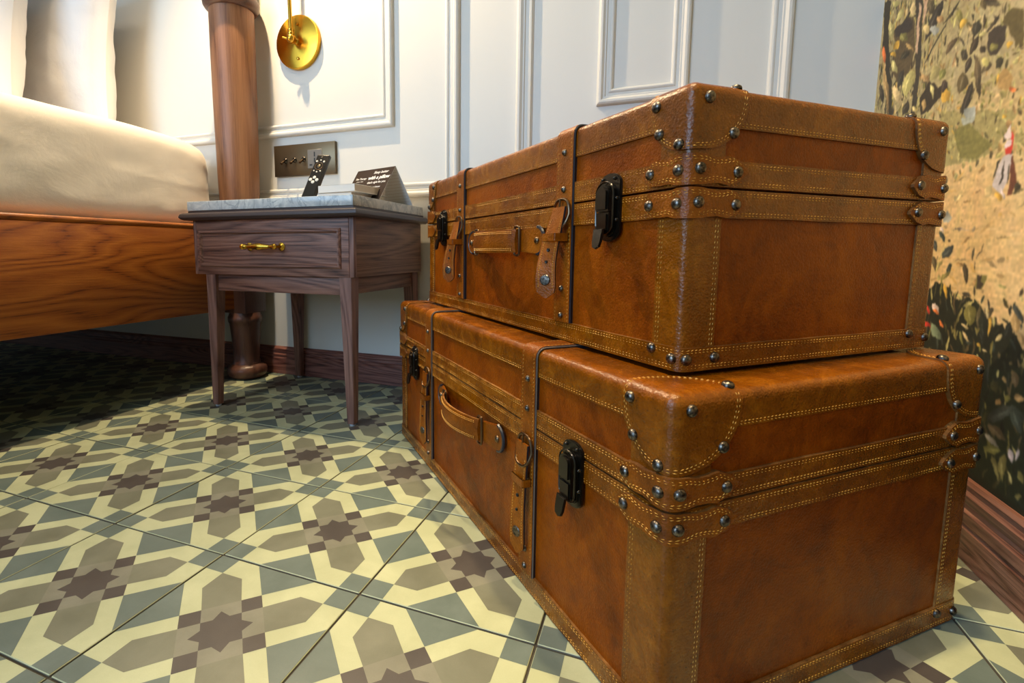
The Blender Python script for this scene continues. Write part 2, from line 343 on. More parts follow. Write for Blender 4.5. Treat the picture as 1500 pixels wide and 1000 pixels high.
# printed mural on the right wall, cropped flush to the corner
MUR = [["M","P",[54.3,59.3],[35.0,54.5],[37.0,53.5],[39.6,51.6],[39.9,50.9],[43.5,50.3],[47.1,50.4],[52.3,50.4]],["G","P",[49.9,55.5],[46.6,55.7],[43.2,53.5],[40.5,51.8],[43.5,50.5],[47.8,51.0]],["B","P",[48.4,56.7],[44.7,56.1],[45.0,55.2],[48.0,55.7]],["N","P",[80.8,86.0],[55.7,75.2],[52.7,61.2],[56.8,60.7],[59.5,59.6],[79.9,64.5]],["D","P",[80.8,86.0],[77.9,84.8],[77.3,77.8],[74.5,70.5],[71.9,62.5],[74.3,63.1],[78.0,74.6],[79.9,76.9],[79.9,77.7]],["D","P",[67.0,80.1],[64.4,79.0],[63.0,71.3],[63.0,65.9],[63.2,60.5],[64.9,60.9],[64.3,67.2],[65.7,74.1]],["P","P",[65.7,78.8],[64.8,78.4],[64.3,73.6],[64.5,70.7],[65.2,71.0],[65.5,75.8]],["P","P",[64.2,78.9],[62.5,78.1],[63.1,75.8],[63.5,75.0]],["E","P",[75.4,78.5],[69.9,78.7],[67.0,77.2],[65.3,71.8],[67.1,68.6],[72.0,68.2],[74.9,72.3],[73.0,74.5]],["D","P",[74.9,78.5],[69.8,78.5],[67.3,76.9],[67.4,75.5],[72.1,76.7],[73.5,76.4]],["D","P",[59.1,64.8],[55.9,62.8],[54.0,63.2],[53.1,62.0],[55.5,61.0],[57.4,60.3],[61.1,60.0],[62.1,62.9],[60.4,63.7]],["D","L",[57.4,76.0],[62.2,71.7],[61.0,74.7],[58.4,73.1]],["D","L",[55.1,72.4],[62.1,67.8],[58.6,70.3],[58.2,70.1]],["L","L",[76.9,80.7],[75.5,77.0],[77.6,79.3],[74.9,78.4]],["G","L",[72.2,76.9],[68.9,74.5],[71.6,75.6],[69.4,75.8]],["Y","L",[74.0,74.6],[72.4,75.8],[72.2,74.7],[74.2,75.7]],["L","L",[71.8,81.0],[74.7,79.4],[74.2,80.8],[72.2,79.7]],["L","L",[65.5,68.7],[67.9,64.5],[68.8,67.5],[64.7,65.8]],["T","L",[78.4,73.8],[73.7,63.0],[77.1,68.6],[74.9,68.0]],["C","L",[73.0,68.1],[68.7,63.7],[72.1,66.0],[69.5,65.7]],["D","L",[69.1,69.6],[71.3,67.2],[71.4,69.0],[69.0,67.9]],["O","L",[79.5,77.1],[78.0,73.3],[79.6,75.5],[77.9,74.9]],["D","L",[65.9,63.4],[67.7,61.5],[67.7,62.9],[65.9,62.1]],["L","L",[58.3,64.2],[57.0,61.4],[58.2,62.9],[57.1,62.6]],["C","L",[62.4,74.6],[61.2,72.4],[63.0,73.9],[60.7,73.2]],["B","L",[58.9,73.2],[59.2,71.5],[60.6,73.1],[57.5,71.7]],["L","L",[74.6,73.0],[71.9,69.7],[74.2,71.5],[72.3,71.2]],["D","L",[79.3,70.7],[77.0,65.9],[79.3,68.6],[77.0,68.0]],["L","L",[75.2,83.6],[75.9,82.7],[77.1,84.1],[74.0,82.3]],["T","L",[60.1,62.2],[60.4,60.5],[61.1,61.7],[59.4,61.1]],["C","L",[67.6,80.0],[67.5,77.5],[68.7,79.3],[66.4,78.3]],["M","L",[56.7,66.4],[58.4,64.5],[59.0,66.2],[56.1,64.8]],["G","L",[54.4,65.3],[56.1,63.9],[56.3,65.1],[54.3,64.1]],["T","L",[61.9,67.0],[59.1,64.4],[61.4,65.7],[59.5,65.7]],["D","L",[68.0,72.3],[71.0,71.8],[70.7,72.9],[68.3,71.3]],["T","L",[69.7,74.1],[65.7,71.5],[68.1,72.6],[67.2,72.9]],["Y","L",[75.6,74.9],[73.1,72.9],[75.2,74.0],[73.5,73.9]],["C","L",[69.8,80.2],[70.3,78.7],[70.8,79.8],[69.3,79.1]],["D","L",[55.5,70.3],[55.6,69.0],[55.8,69.7],[55.3,69.5]],["D","L",[54.3,67.9],[54.7,67.2],[54.7,67.7],[54.3,67.5]],["Y","L",[54.7,61.8],[52.8,61.6],[53.1,60.9],[54.3,62.5]],["T","L",[58.4,74.4],[56.6,72.5],[58.1,73.5],[56.9,73.4]],["L","L",[64.5,62.6],[62.3,60.3],[64.0,61.5],[62.8,61.4]],["E","L",[62.4,77.9],[60.0,75.2],[62.4,76.8],[60.0,76.3]],["E","P",[41.7,66.6],[40.9,67.4],[39.0,67.1],[37.3,66.1],[36.6,62.6],[38.0,62.1],[38.5,63.7],[40.0,65.4]],["D","L",[47.2,69.1],[47.2,67.1],[48.4,68.6],[45.9,67.5]],["D","L",[45.5,69.2],[45.2,66.9],[45.7,68.2],[45.0,67.9]],["D","L",[42.3,67.6],[44.7,66.3],[43.8,67.2],[43.1,66.7]],["D","L",[46.1,66.7],[48.2,65.2],[47.8,66.4],[46.4,65.5]],["D","L",[49.5,66.2],[49.9,64.6],[50.7,65.9],[48.7,65.0]],["D","L",[47.9,65.0],[48.6,62.8],[49.0,64.2],[47.4,63.5]],["E","L",[48.4,62.7],[49.8,60.5],[50.6,62.3],[47.7,61.0]],["D","L",[46.7,60.9],[48.1,57.0],[48.4,59.4],[46.5,58.6]],["D","L",[45.5,65.2],[44.2,64.0],[45.4,64.5],[44.3,64.7]],["E","L",[46.2,64.5],[44.4,58.2],[46.2,61.6],[44.4,61.1]],["E","L",[43.2,62.7],[44.5,61.5],[44.5,62.5],[43.2,61.7]],["D","L",[40.8,62.1],[41.6,61.2],[41.9,62.1],[40.4,61.2]],["D","L",[46.5,71.3],[42.1,68.6],[44.4,69.6],[44.1,70.3]],["E","L",[46.2,71.1],[45.6,69.7],[46.6,70.7],[45.2,70.2]],["D","L",[51.9,73.6],[56.9,71.9],[54.6,73.0],[54.1,72.6]],["G","L",[52.6,72.4],[51.2,70.0],[52.9,71.5],[51.0,71.0]],["Y","L",[50.1,70.6],[51.4,69.6],[51.5,70.6],[50.0,69.6]],["E","L",[51.9,68.8],[54.9,67.4],[53.9,68.5],[52.8,67.7]],["D","L",[51.2,68.6],[50.0,66.7],[50.9,67.7],[50.3,67.5]],["O","L",[38.6,57.3],[36.6,57.4],[37.4,57.1],[37.9,57.6]],["D","L",[54.1,63.6],[54.3,61.6],[55.1,63.0],[53.3,62.3]],["Y","L",[52.6,61.5],[54.4,60.4],[54.7,61.6],[52.4,60.3]],["B","L",[47.1,56.4],[45.3,57.6],[44.9,56.2],[47.6,57.8]],["L","L",[44.4,63.4],[44.1,62.1],[44.9,63.0],[43.5,62.6]],["L","L",[45.6,66.9],[44.9,66.1],[46.0,66.6],[44.5,66.4]],["D","L",[48.3,71.7],[48.0,70.5],[48.3,71.2],[48.0,71.0]],["D","L",[55.3,69.4],[55.5,68.8],[55.8,69.3],[55.1,68.9]],["G","L",[41.9,57.7],[42.2,56.9],[42.3,57.4],[41.8,57.2]],["G","L",[44.0,57.7],[43.5,56.8],[44.0,57.3],[43.5,57.2]],["Y","L",[38.9,54.9],[38.3,54.3],[38.9,54.5],[38.2,54.7]],["L","L",[52.8,71.8],[53.5,70.4],[53.7,71.4],[52.7,70.9]],["Y","L",[39.2,63.5],[39.5,62.6],[39.9,63.4],[38.7,62.8]],["D","P",[44.1,66.2],[42.6,66.4],[40.6,65.9],[40.2,63.9],[41.9,62.8],[43.3,63.4],[43.9,64.9]],["G","L",[41.7,64.1],[43.1,63.9],[43.0,64.6],[41.8,63.5]],["T","P",[41.2,60.3],[40.0,60.7],[38.5,59.9],[37.8,58.7],[38.0,57.7],[39.1,57.2],[40.5,58.4]],["Y","L",[41.2,60.6],[41.1,58.8],[41.4,59.8],[40.9,59.6]],["W","P",[37.2,53.2],[38.4,52.3],[37.7,51.7],[36.9,51.8]],["R","P",[37.0,52.4],[36.4,51.9],[36.4,50.9],[36.4,49.7],[37.5,49.9],[37.9,50.8],[37.2,51.1]],["W","P",[38.2,51.2],[37.3,51.7],[36.8,51.4],[36.7,50.9],[37.7,50.7]],["F","P",[36.2,49.6],[35.7,49.4],[35.0,46.4],[35.4,45.2],[36.6,45.2],[36.2,46.6]],["V","P",[37.7,49.9],[36.0,49.6],[36.0,48.4],[36.9,46.6],[37.5,45.4],[38.4,45.6],[39.4,46.4],[38.4,48.9]],["D","L",[38.2,49.7],[39.4,47.1],[39.0,48.4],[38.7,48.3]],["D","L",[37.3,49.0],[38.1,46.3],[37.8,47.7],[37.5,47.6]],["D","L",[36.3,48.7],[36.8,46.4],[36.7,47.6],[36.4,47.5]],["W","L",[37.8,46.1],[36.7,44.8],[37.5,45.4],[37.0,45.5]],["Y","L",[38.8,45.5],[37.3,44.5],[38.5,44.8],[37.5,45.3]],["T","L",[35.8,44.3],[37.2,44.0],[36.6,44.3],[36.4,44.1]],["D","L",[34.8,46.4],[34.2,45.2],[35.1,45.8],[33.9,45.8]],["E","L",[35.4,45.3],[33.3,45.6],[34.2,45.3],[34.4,45.6]],["B","L",[50.2,43.3],[48.1,43.2],[49.0,42.6],[49.3,44.0]],["T","L",[43.6,47.5],[43.3,47.3],[43.7,47.3],[43.3,47.5]],["T","L",[43.0,47.8],[42.3,47.2],[42.9,47.5],[42.4,47.5]],["M","L",[47.9,48.9],[48.6,48.4],[48.5,48.8],[48.0,48.5]],["T","L",[45.1,48.2],[49.1,48.0],[47.1,48.2],[47.0,48.0]],["T","L",[41.6,46.1],[43.7,45.5],[42.8,45.9],[42.5,45.7]],["T","L",[45.4,44.8],[43.3,44.9],[44.3,44.7],[44.4,45.0]],["C","L",[48.3,45.6],[46.1,45.7],[47.0,45.4],[47.4,46.0]],["T","L",[45.6,42.2],[45.4,42.2],[45.3,42.0],[45.7,42.4]],["C","L",[39.9,46.7],[40.0,44.9],[40.7,45.9],[39.3,45.7]],["M","P",[36.3,52.1],[34.5,51.8],[34.3,50.5],[35.9,50.9]],["K","P",[52.3,32.6],[50.7,34.0],[48.4,33.6],[47.8,32.3],[46.5,31.8],[45.4,30.6],[52.2,29.9]],["S","L",[50.9,41.3],[49.2,39.5],[50.6,40.3],[49.4,40.5]],["S","L",[52.3,40.1],[51.2,38.1],[52.3,39.0],[51.3,39.1]],["S","L",[46.6,39.2],[49.6,37.2],[48.9,38.6],[47.3,37.9]],["S","L",[46.9,36.8],[47.8,35.2],[48.0,36.1],[46.7,35.9]],["G","L",[46.5,36.0],[49.4,34.0],[48.4,35.2],[47.5,34.8]],["E","L",[52.3,37.7],[50.8,35.5],[52.3,36.5],[50.8,36.7]],["L","L",[48.9,39.3],[51.2,35.1],[50.2,37.3],[49.9,37.2]],["L","L",[49.1,37.1],[51.0,35.1],[50.4,36.2],[49.6,36.0]],["D","L",[41.5,38.7],[41.5,37.0],[41.8,37.9],[41.3,37.8]],["D","L",[39.5,39.3],[39.8,38.2],[39.8,38.8],[39.6,38.8]],["D","L",[39.9,38.3],[40.9,37.0],[40.5,37.6],[40.3,37.6]],["D","L",[40.9,37.0],[40.9,35.9],[41.0,36.5],[40.8,36.5]],["D","L",[43.6,36.7],[42.3,34.0],[43.5,35.3],[42.3,35.4]],["T","L",[45.3,36.6],[43.4,36.1],[44.6,36.1],[44.1,36.6]],["D","L",[40.5,34.1],[40.0,32.7],[40.5,33.3],[40.0,33.4]],["T","L",[41.0,34.9],[39.8,34.2],[40.8,34.3],[40.0,34.8]],["D","L",[40.7,32.7],[43.1,32.4],[41.9,32.7],[41.8,32.4]],["D","L",[31.1,34.4],[31.5,33.2],[31.6,33.9],[31.0,33.7]],["L","L",[31.4,33.5],[30.8,32.9],[31.4,33.1],[30.9,33.3]],["Y","L",[48.1,33.7],[46.8,31.7],[47.9,32.6],[47.0,32.8]],["K","L",[46.7,33.7],[45.8,31.8],[46.6,32.7],[46.0,32.8]],["T","L",[45.6,42.2],[45.4,42.3],[45.1,42.1],[45.8,42.4]],["V2","L",[42.3,41.7],[42.3,40.8],[42.7,41.3],[41.9,41.2]],["E","L",[47.6,40.1],[48.0,39.6],[48.1,39.9],[47.5,39.7]],["T2","L",[37.6,40.1],[32.1,39.6],[34.8,39.7],[34.8,39.9]],["V2","L",[47.4,41.3],[43.0,41.3],[45.1,41.2],[45.2,41.4]],["T2","L",[42.7,40.4],[45.0,39.3],[44.0,40.0],[43.6,39.7]],["M","L",[35.8,34.4],[34.0,33.9],[35.0,33.9],[34.8,34.3]],["M","L",[34.7,33.8],[34.3,32.6],[34.5,33.2],[34.4,33.2]],["W","L",[50.7,41.9],[49.7,41.0],[50.6,41.4],[49.8,41.6]],["C","L",[52.5,33.4],[51.5,34.0],[51.7,33.6],[52.3,33.8]],["W","L",[50.4,30.1],[49.8,30.9],[49.4,30.4],[50.8,30.6]],["L","L",[49.6,34.9],[50.0,34.1],[50.3,34.5],[49.3,34.4]],["G","P",[40.1,35.4],[39.0,35.2],[37.9,35.1],[38.5,33.7],[39.6,33.5],[40.4,34.1]],["D","P",[40.1,35.4],[39.0,35.2],[39.1,34.4],[38.3,34.2],[38.9,33.6],[39.9,33.7]],["K","P",[51.7,24.0],[53.1,33.0],[46.3,33.4],[45.3,32.0],[43.6,32.0],[41.0,32.5],[39.1,31.4],[37.9,30.8],[36.9,29.5],[35.2,29.5],[33.7,29.5],[33.4,29.0],[32.4,30.2],[32.2,28.8],[30.9,28.4],[30.3,27.6],[29.6,27.0],[28.8,22.9],[51.0,17.1]],["K","P",[36.4,23.9],[29.3,25.4],[25.9,7.8],[36.4,8.2],[36.8,10.0]],["G","L",[44.0,28.0],[42.3,31.2],[42.8,29.6],[43.5,29.7]],["L","L",[42.3,31.1],[39.8,32.0],[40.8,31.3],[41.3,31.8]],["G","L",[40.8,31.5],[40.7,28.9],[42.2,30.1],[39.4,30.3]],["E","L",[39.1,31.4],[38.7,28.4],[39.3,29.9],[38.4,30.0]],["K","L",[38.1,30.8],[37.4,27.1],[38.6,28.9],[37.0,29.1]],["Y","L",[36.7,31.4],[36.5,27.9],[36.9,29.6],[36.3,29.7]],["D","L",[35.7,31.5],[36.9,30.3],[36.6,31.1],[35.9,30.8]],["C","L",[37.0,31.3],[37.0,30.1],[37.4,30.7],[36.6,30.7]],["K","L",[35.2,30.4],[36.0,28.8],[36.0,29.7],[35.2,29.6]],["L","L",[35.5,30.5],[35.8,29.2],[36.0,29.8],[35.4,29.8]],["K","L",[33.8,29.7],[35.5,27.7],[35.2,28.9],[34.1,28.5]],["K","L",[32.2,30.2],[33.4,27.8],[33.4,29.1],[32.1,28.9]],["C","L",[42.5,28.8],[40.8,28.4],[41.8,28.4],[41.5,28.8]],["C","L",[42.1,27.9],[40.2,26.7],[41.4,27.1],[40.8,27.4]],["C","L",[33.8,28.5],[34.8,27.5],[34.7,28.1],[33.9,27.9]],["W","L",[50.8,30.7],[48.4,29.5],[50.3,29.7],[48.9,30.5]],["O","L",[50.3,29.6],[48.1,29.1],[49.5,29.1],[48.9,29.7]],["R","L",[52.8,30.5],[51.2,28.9],[52.4,29.6],[51.5,29.8]],["O","L",[48.0,28.6],[46.7,27.3],[47.7,27.8],[47.0,28.1]],["R","L",[52.6,27.6],[50.4,27.0],[52.0,26.9],[51.1,27.6]],["S2","L",[50.3,27.6],[47.0,25.6],[49.5,26.1],[47.7,27.0]],["S","L",[32.1,32.2],[30.3,30.2],[31.7,31.0],[30.6,31.4]],["T","L",[31.9,31.2],[31.3,28.6],[32.4,29.7],[30.8,30.0]],["T","L",[30.9,29.0],[29.9,27.5],[30.9,28.1],[29.9,28.4]],["Y","L",[38.9,26.6],[37.9,26.4],[38.6,26.3],[38.2,26.8]],["C","L",[37.6,26.1],[36.4,26.1],[37.0,25.9],[36.9,26.2]],["G","L",[44.2,27.8],[43.4,26.3],[44.1,26.9],[43.4,27.1]],["G","L",[42.7,27.7],[41.7,26.0],[42.5,26.8],[41.9,27.0]],["L","L",[46.3,33.1],[44.4,29.6],[45.5,31.3],[45.2,31.4]],["D","L",[43.1,32.8],[40.9,32.8],[42.0,32.6],[41.9,33.0]],["D","L",[43.1,31.7],[41.9,32.3],[42.2,31.8],[42.7,32.1]],["G","L",[39.4,28.9],[38.9,27.5],[39.4,28.2],[38.9,28.3]],["E","L",[32.6,23.8],[32.8,23.1],[33.1,23.5],[32.2,23.5]],["E","L",[31.2,25.0],[29.8,23.7],[30.8,24.2],[30.2,24.5]],["E","L",[31.6,26.0],[31.2,25.6],[31.6,25.7],[31.2,25.9]],["S","L",[34.5,17.7],[29.8,20.9],[31.3,18.8],[32.8,19.9]],["S","L",[30.1,20.9],[28.3,18.3],[30.1,19.1],[28.3,20.0]],["G","L",[34.4,14.1],[31.4,15.3],[32.7,14.2],[32.9,15.2]],["G","L",[32.5,14.3],[31.2,11.6],[32.4,12.6],[31.3,13.2]],["G","L",[30.6,15.1],[30.6,11.9],[31.3,13.3],[29.9,13.7]],["V","L",[30.2,16.4],[29.0,14.4],[30.0,15.2],[29.2,15.6]],["V","L",[28.5,16.7],[28.6,15.0],[28.9,15.8],[28.2,16.0]],["E","L",[30.6,24.8],[30.0,23.0],[30.9,23.7],[29.7,24.1]],["T","L",[32.7,23.9],[32.2,23.0],[32.9,23.3],[32.0,23.6]],["T","L",[33.5,20.8],[32.4,20.5],[33.3,20.2],[32.6,21.0]],["T","L",[30.0,21.8],[28.7,22.5],[29.0,21.7],[29.7,22.5]],["B2","L",[35.0,15.8],[31.8,15.4],[33.7,15.2],[33.1,15.9]],["E","L",[34.4,17.2],[30.8,16.7],[33.0,16.3],[32.1,17.6]],["G","L",[31.6,21.7],[31.1,20.9],[32.0,21.1],[30.7,21.6]],["G","L",[27.7,14.2],[26.9,13.2],[27.7,13.4],[26.9,14.0]],["E","L",[33.4,9.5],[30.7,9.3],[32.2,9.2],[31.9,9.6]],["E2","L",[34.4,23.2],[33.8,21.5],[34.8,22.1],[33.4,22.5]]]
PAL = dict(D=(66,58,44),E=(92,80,52),G=(124,116,64),L=(188,176,112),C=(206,182,130),B=(158,160,148),O=(222,122,62),R=(205,62,44),W=(222,202,192),K=(34,37,28),
           T=(168,136,86),Y=(200,158,66),M=(156,144,92),N=(170,154,110),P=(198,164,132),S=(60,66,58),V=(196,182,180),V2=(160,142,118),T2=(184,152,100),F=(110,66,48),S2=(112,128,104),B2=(150,145,130),E2=(70,66,40))
import numpy as np
nrs = np.random.RandomState(4)
def vnoise(Y, Z, sc, seed):
    """smooth value noise, -1..1"""
    g_ = np.random.RandomState(seed).rand(257, 257)*2-1
    y = Y/sc+100.37; z = Z/sc+100.71; iy = np.floor(y).astype(int); iz = np.floor(z).astype(int); fy = y-iy; fz = z-iz
    fy = fy*fy*(3-2*fy); fz = fz*fz*(3-2*fz); G = lambda a, b: g_[a % 257, b % 257]
    return (G(iy,iz)*(1-fy)+G(iy+1,iz)*fy)*(1-fz)+(G(iy,iz+1)*(1-fy)+G(iy+1,iz+1)*fy)*fz
def fill(img, Y, Z, pts, c, shade=None):
    P = np.array(pts, float); y0, z0 = P.min(0)-.8; y1, z1 = P.max(0)+.8
    sel = np.where((Y > y0) & (Y < y1) & (Z > z0) & (Z < z1)); 
    if len(sel[0]) == 0: return
    y = Y[sel]; z = Z[sel]; ins = np.zeros(len(y), bool); n = len(P)
    for i in range(n):
        a, b = P[i], P[(i+1)%n]
        if a[1] == b[1]: continue
        cr = ((a[1] > z) != (b[1] > z)) & (y < (b[0]-a[0])*(z-a[1])/(b[1]-a[1])+a[0]); ins ^= cr
    v = np.array(c, float)[None,:]*np.ones((ins.sum(),1))
    if shade is not None:
        A, B, P_, k = shade; d = np.array(P_)-(np.array(A)+np.array(B))/2; L = np.hypot(*d)+1e-6
        q = ((y[ins]-(A[0]+B[0])/2)*d[0]+(z[ins]-(A[1]+B[1])/2)*d[1])/L/L
        v *= (1+k*np.clip(q,-1,1))[:,None]
    img[sel[0][ins], sel[1][ins]] = v
PRI = []
def mpoly(pts, c, shade=None): PRI.append((pts, c, shade))
def mleaf(A, B, P, Q, c, sh=.22):
    pts = []; A, B, P, Q = map(Vector, (A,B,P,Q)); n = 6; mid = (A+B)/2
    for s_, Z_ in ((1,P),(-1,Q)):
        off = Z_-mid; row = []
        for i in range(n+1):
            t = i/n; w = math.sin(math.pi*t**.85)**.8; row.append(A+(B-A)*t+off*w)
        pts += row[:-1] if s_ == 1 else row[::-1][:-1]
    mpoly([(p.x,p.y) for p in pts], c, (tuple(A),tuple(B),tuple(P),sh))
def jit(c, rr, k=8):
    d = rr.uniform(-k,k); return tuple(min(max(a+d+rr.uniform(-3,3),0),255) for a in c)
def field(n, box_, cols, Lr, wr, ang, seed):
    r3 = random.Random(seed)
    for i in range(n):
        y = r3.uniform(box_[0],box_[1]); z = r3.uniform(box_[2],box_[3]); L = r3.uniform(*Lr); a = r3.gauss(*ang); w = r3.uniform(*wr)
        dx, dz = L*math.cos(a), L*math.sin(a)
        mleaf((y,z),(y+dx,z+dz),(y+dx/2-dz/L*w,z+dz/2+dx/L*w),(y+dx/2+dz/L*w,z+dz/2-dx/L*w), jit(PAL[r3.choice(cols)], r3, 8))
isb = lambda it: it[1] == 'P' and it[0] in 'NMK'
rr = random.Random(5)
def draw(items):
    for it in items:
        c = jit(PAL[it[0]], rr, 5)
        if it[1] == 'P': mpoly(it[2:], c)
        else:
            mleaf(*it[2:], c); A, B = Vector(it[2]), Vector(it[3])
            if it[0] in 'DEGKSLT' and (A-B).length > 1.4:
                P, Q = Vector(it[4]), Vector(it[5]); m = (A+B)/2
                mleaf(A*.9+B*.1, B*.85+A*.15, m+(P-m)*.35, m+(P-m)*.05, tuple(min(255,v+22) for v in c))
for i in range(260):
    y = rr.uniform(22,80); z = rr.uniform(28,60); c = rr.choice([(196,160,104),(178,146,96),(222,192,138),(160,136,96),(206,166,96)])
    L = rr.uniform(.6,3.2); a = rr.gauss(.1,.35); w = rr.uniform(.08,.35); dx, dz = L*math.cos(a), L*math.sin(a)
    mleaf((y,z),(y+dx,z+dz),(y+dx/2-dz/L*w,z+dz/2+dx/L*w),(y+dx/2+dz/L*w,z+dz/2-dx/L*w),c,0)
draw([it for it in MUR if isb(it)])
field(420, (59,80,60,88), 'DDEGGLLCTMD', (.8,2.6), (.12,.45), (1.5,.5), 11)
field(120, (40,59,62,88), 'EGLMTNMN', (.7,2.2), (.1,.35), (1.4,.6), 12)
field(330, (30,62,48,62), 'GMMLTEMM', (.4,1.6), (.12,.4), (.9,.6), 13)
field(120, (24,52,10,28), ['E','E2','S','G','K','K','E2'], (.8,2.4), (.1,.4), (1.5,.6), 14)
field(650, (58,80,58,88), 'DDKEGLCTYD', (.6,2.0), (.06,.2), (1.5,.45), 31)
field(300, (40,58,64,88), 'DEGLNMC', (.6,2.4), (.05,.2), (1.35,.4), 32)
field(260, (30,62,50,62), 'GMLTEYM', (.4,1.3), (.06,.2), (1.1,.6), 33)
field(200, (24,52,9,32), ['E','G','S','K','K','E2','L'], (.8,3.0), (.08,.3), (1.4,.5), 34)
draw([it for it in MUR if not isb(it)])
n_in = len(PRI)
field(900, (-330,80,90,272), 'DEGGLCTMNK', (4,14), (.8,3), (1.4,.6), 15)
field(260, (-330,22,-2,32), ['E','G','S','K','D'], (3,9), (.6,2), (1.4,.6), 16)
def raster(ya, yb, za, zb, st, prims):
    ny = int(round((yb-ya)/st))+1; nz = int(round((zb-za)/st))+1
    ys = np.linspace(ya, yb, ny); zs = np.linspace(za, zb, nz); Y0_, Z0_ = np.meshgrid(ys, zs, indexing='ij')
    Y = Y0_+.35*vnoise(Y0_,Z0_,2.2,1)+.14*vnoise(Y0_,Z0_,.7,2)+.06*vnoise(Y0_,Z0_,.3,9); Z = Z0_+.35*vnoise(Y0_,Z0_,2.2,3)+.14*vnoise(Y0_,Z0_,.7,4)+.06*vnoise(Y0_,Z0_,.3,8)
    n = 4*vnoise(Y,Z,9,5)+2*vnoise(Y,Z,2.5,6)+1.5*vnoise(Y0_*.35,Z0_,.6,7)
    f = np.clip((Z+n-48)/16,0,1)[...,None]; img = np.array((214,180,124.))*(1-f)+np.array((168,154,112.))*f
    img += n[...,None]*2.2+np.stack([3*vnoise(Y,Z,1.3,s_) for s_ in (20,21,22)], -1)
    dk = (Z+n*.8 < 25.5); img[dk] = (34,37,28)
    for p, c, sh in prims: fill(img, Y, Z, p, c, sh)
    for _ in range(2): img[1:-1,1:-1] = (img[1:-1,1:-1]*2+img[:-2,1:-1]+img[2:,1:-1]+img[1:-1,:-2]+img[1:-1,2:])/6
    img *= (1+.07*vnoise(Y0_,Z0_,.45,30)+.05*vnoise(Y0_*.3,Z0_,.35,31))[...,None]
    img = np.clip(img,0,255)/255; L_ = np.where(img <= .04045, img/12.92, ((img+.055)/1.055)**2.4)
    col_ = np.concatenate([L_, np.ones(L_.shape[:2]+(1,))], -1)
    co = np.stack([np.full(Y0_.shape, WX-.0003), Y0_/100, Z0_/100], -1).reshape(-1,3)
    I = np.arange(ny*nz).reshape(ny,nz); q = np.stack([I[:-1,:-1],I[:-1,1:],I[1:,1:],I[1:,:-1]],-1).reshape(-1,4)
    return co, q, col_.reshape(-1,4)
parts_ = [raster(22,81,0,90,.12,PRI[:n_in]), raster(-319,22,0,90,2.,PRI[n_in:]), raster(-319,81,90,270,2.5,PRI[n_in:])]
off = 0; CO = []; Q_ = []; CC = []
for co, q, c in parts_: CO.append(co); Q_.append(q+off); CC.append(c); off += len(co)
CO = np.concatenate(CO); Q_ = np.concatenate(Q_); CC = np.concatenate(CC)
me = bpy.data.meshes.new('mural'); me.vertices.add(len(CO)); me.vertices.foreach_set('co', CO.ravel())
me.loops.add(Q_.size); me.loops.foreach_set('vertex_index', Q_.ravel().astype(np.int32)); me.polygons.add(len(Q_)); me.polygons.foreach_set('loop_start', np.arange(0,Q_.size,4,dtype=np.int32))
me.update(calc_edges=True); me.validate()
at = me.color_attributes.new('print', 'FLOAT_COLOR', 'POINT'); at.data.foreach_set('color', CC.ravel())
t = NT('mural_print'); vc = t.n('ShaderNodeVertexColor', layer_name='print'); v = t.coord(); nf = t.noise(v, 600, 2)
t.bump(nf, .08, .0005); M['mural_print'] = t.set(color=vc.outputs[0], rough=.6, spec=.3)
me.materials.append(M['mural_print']); mur = link(bpy.data.objects.new('mural', me))
tag(mur, 'printed mural of leafy plants and sandy hillside covering the right-hand wall', 'mural')
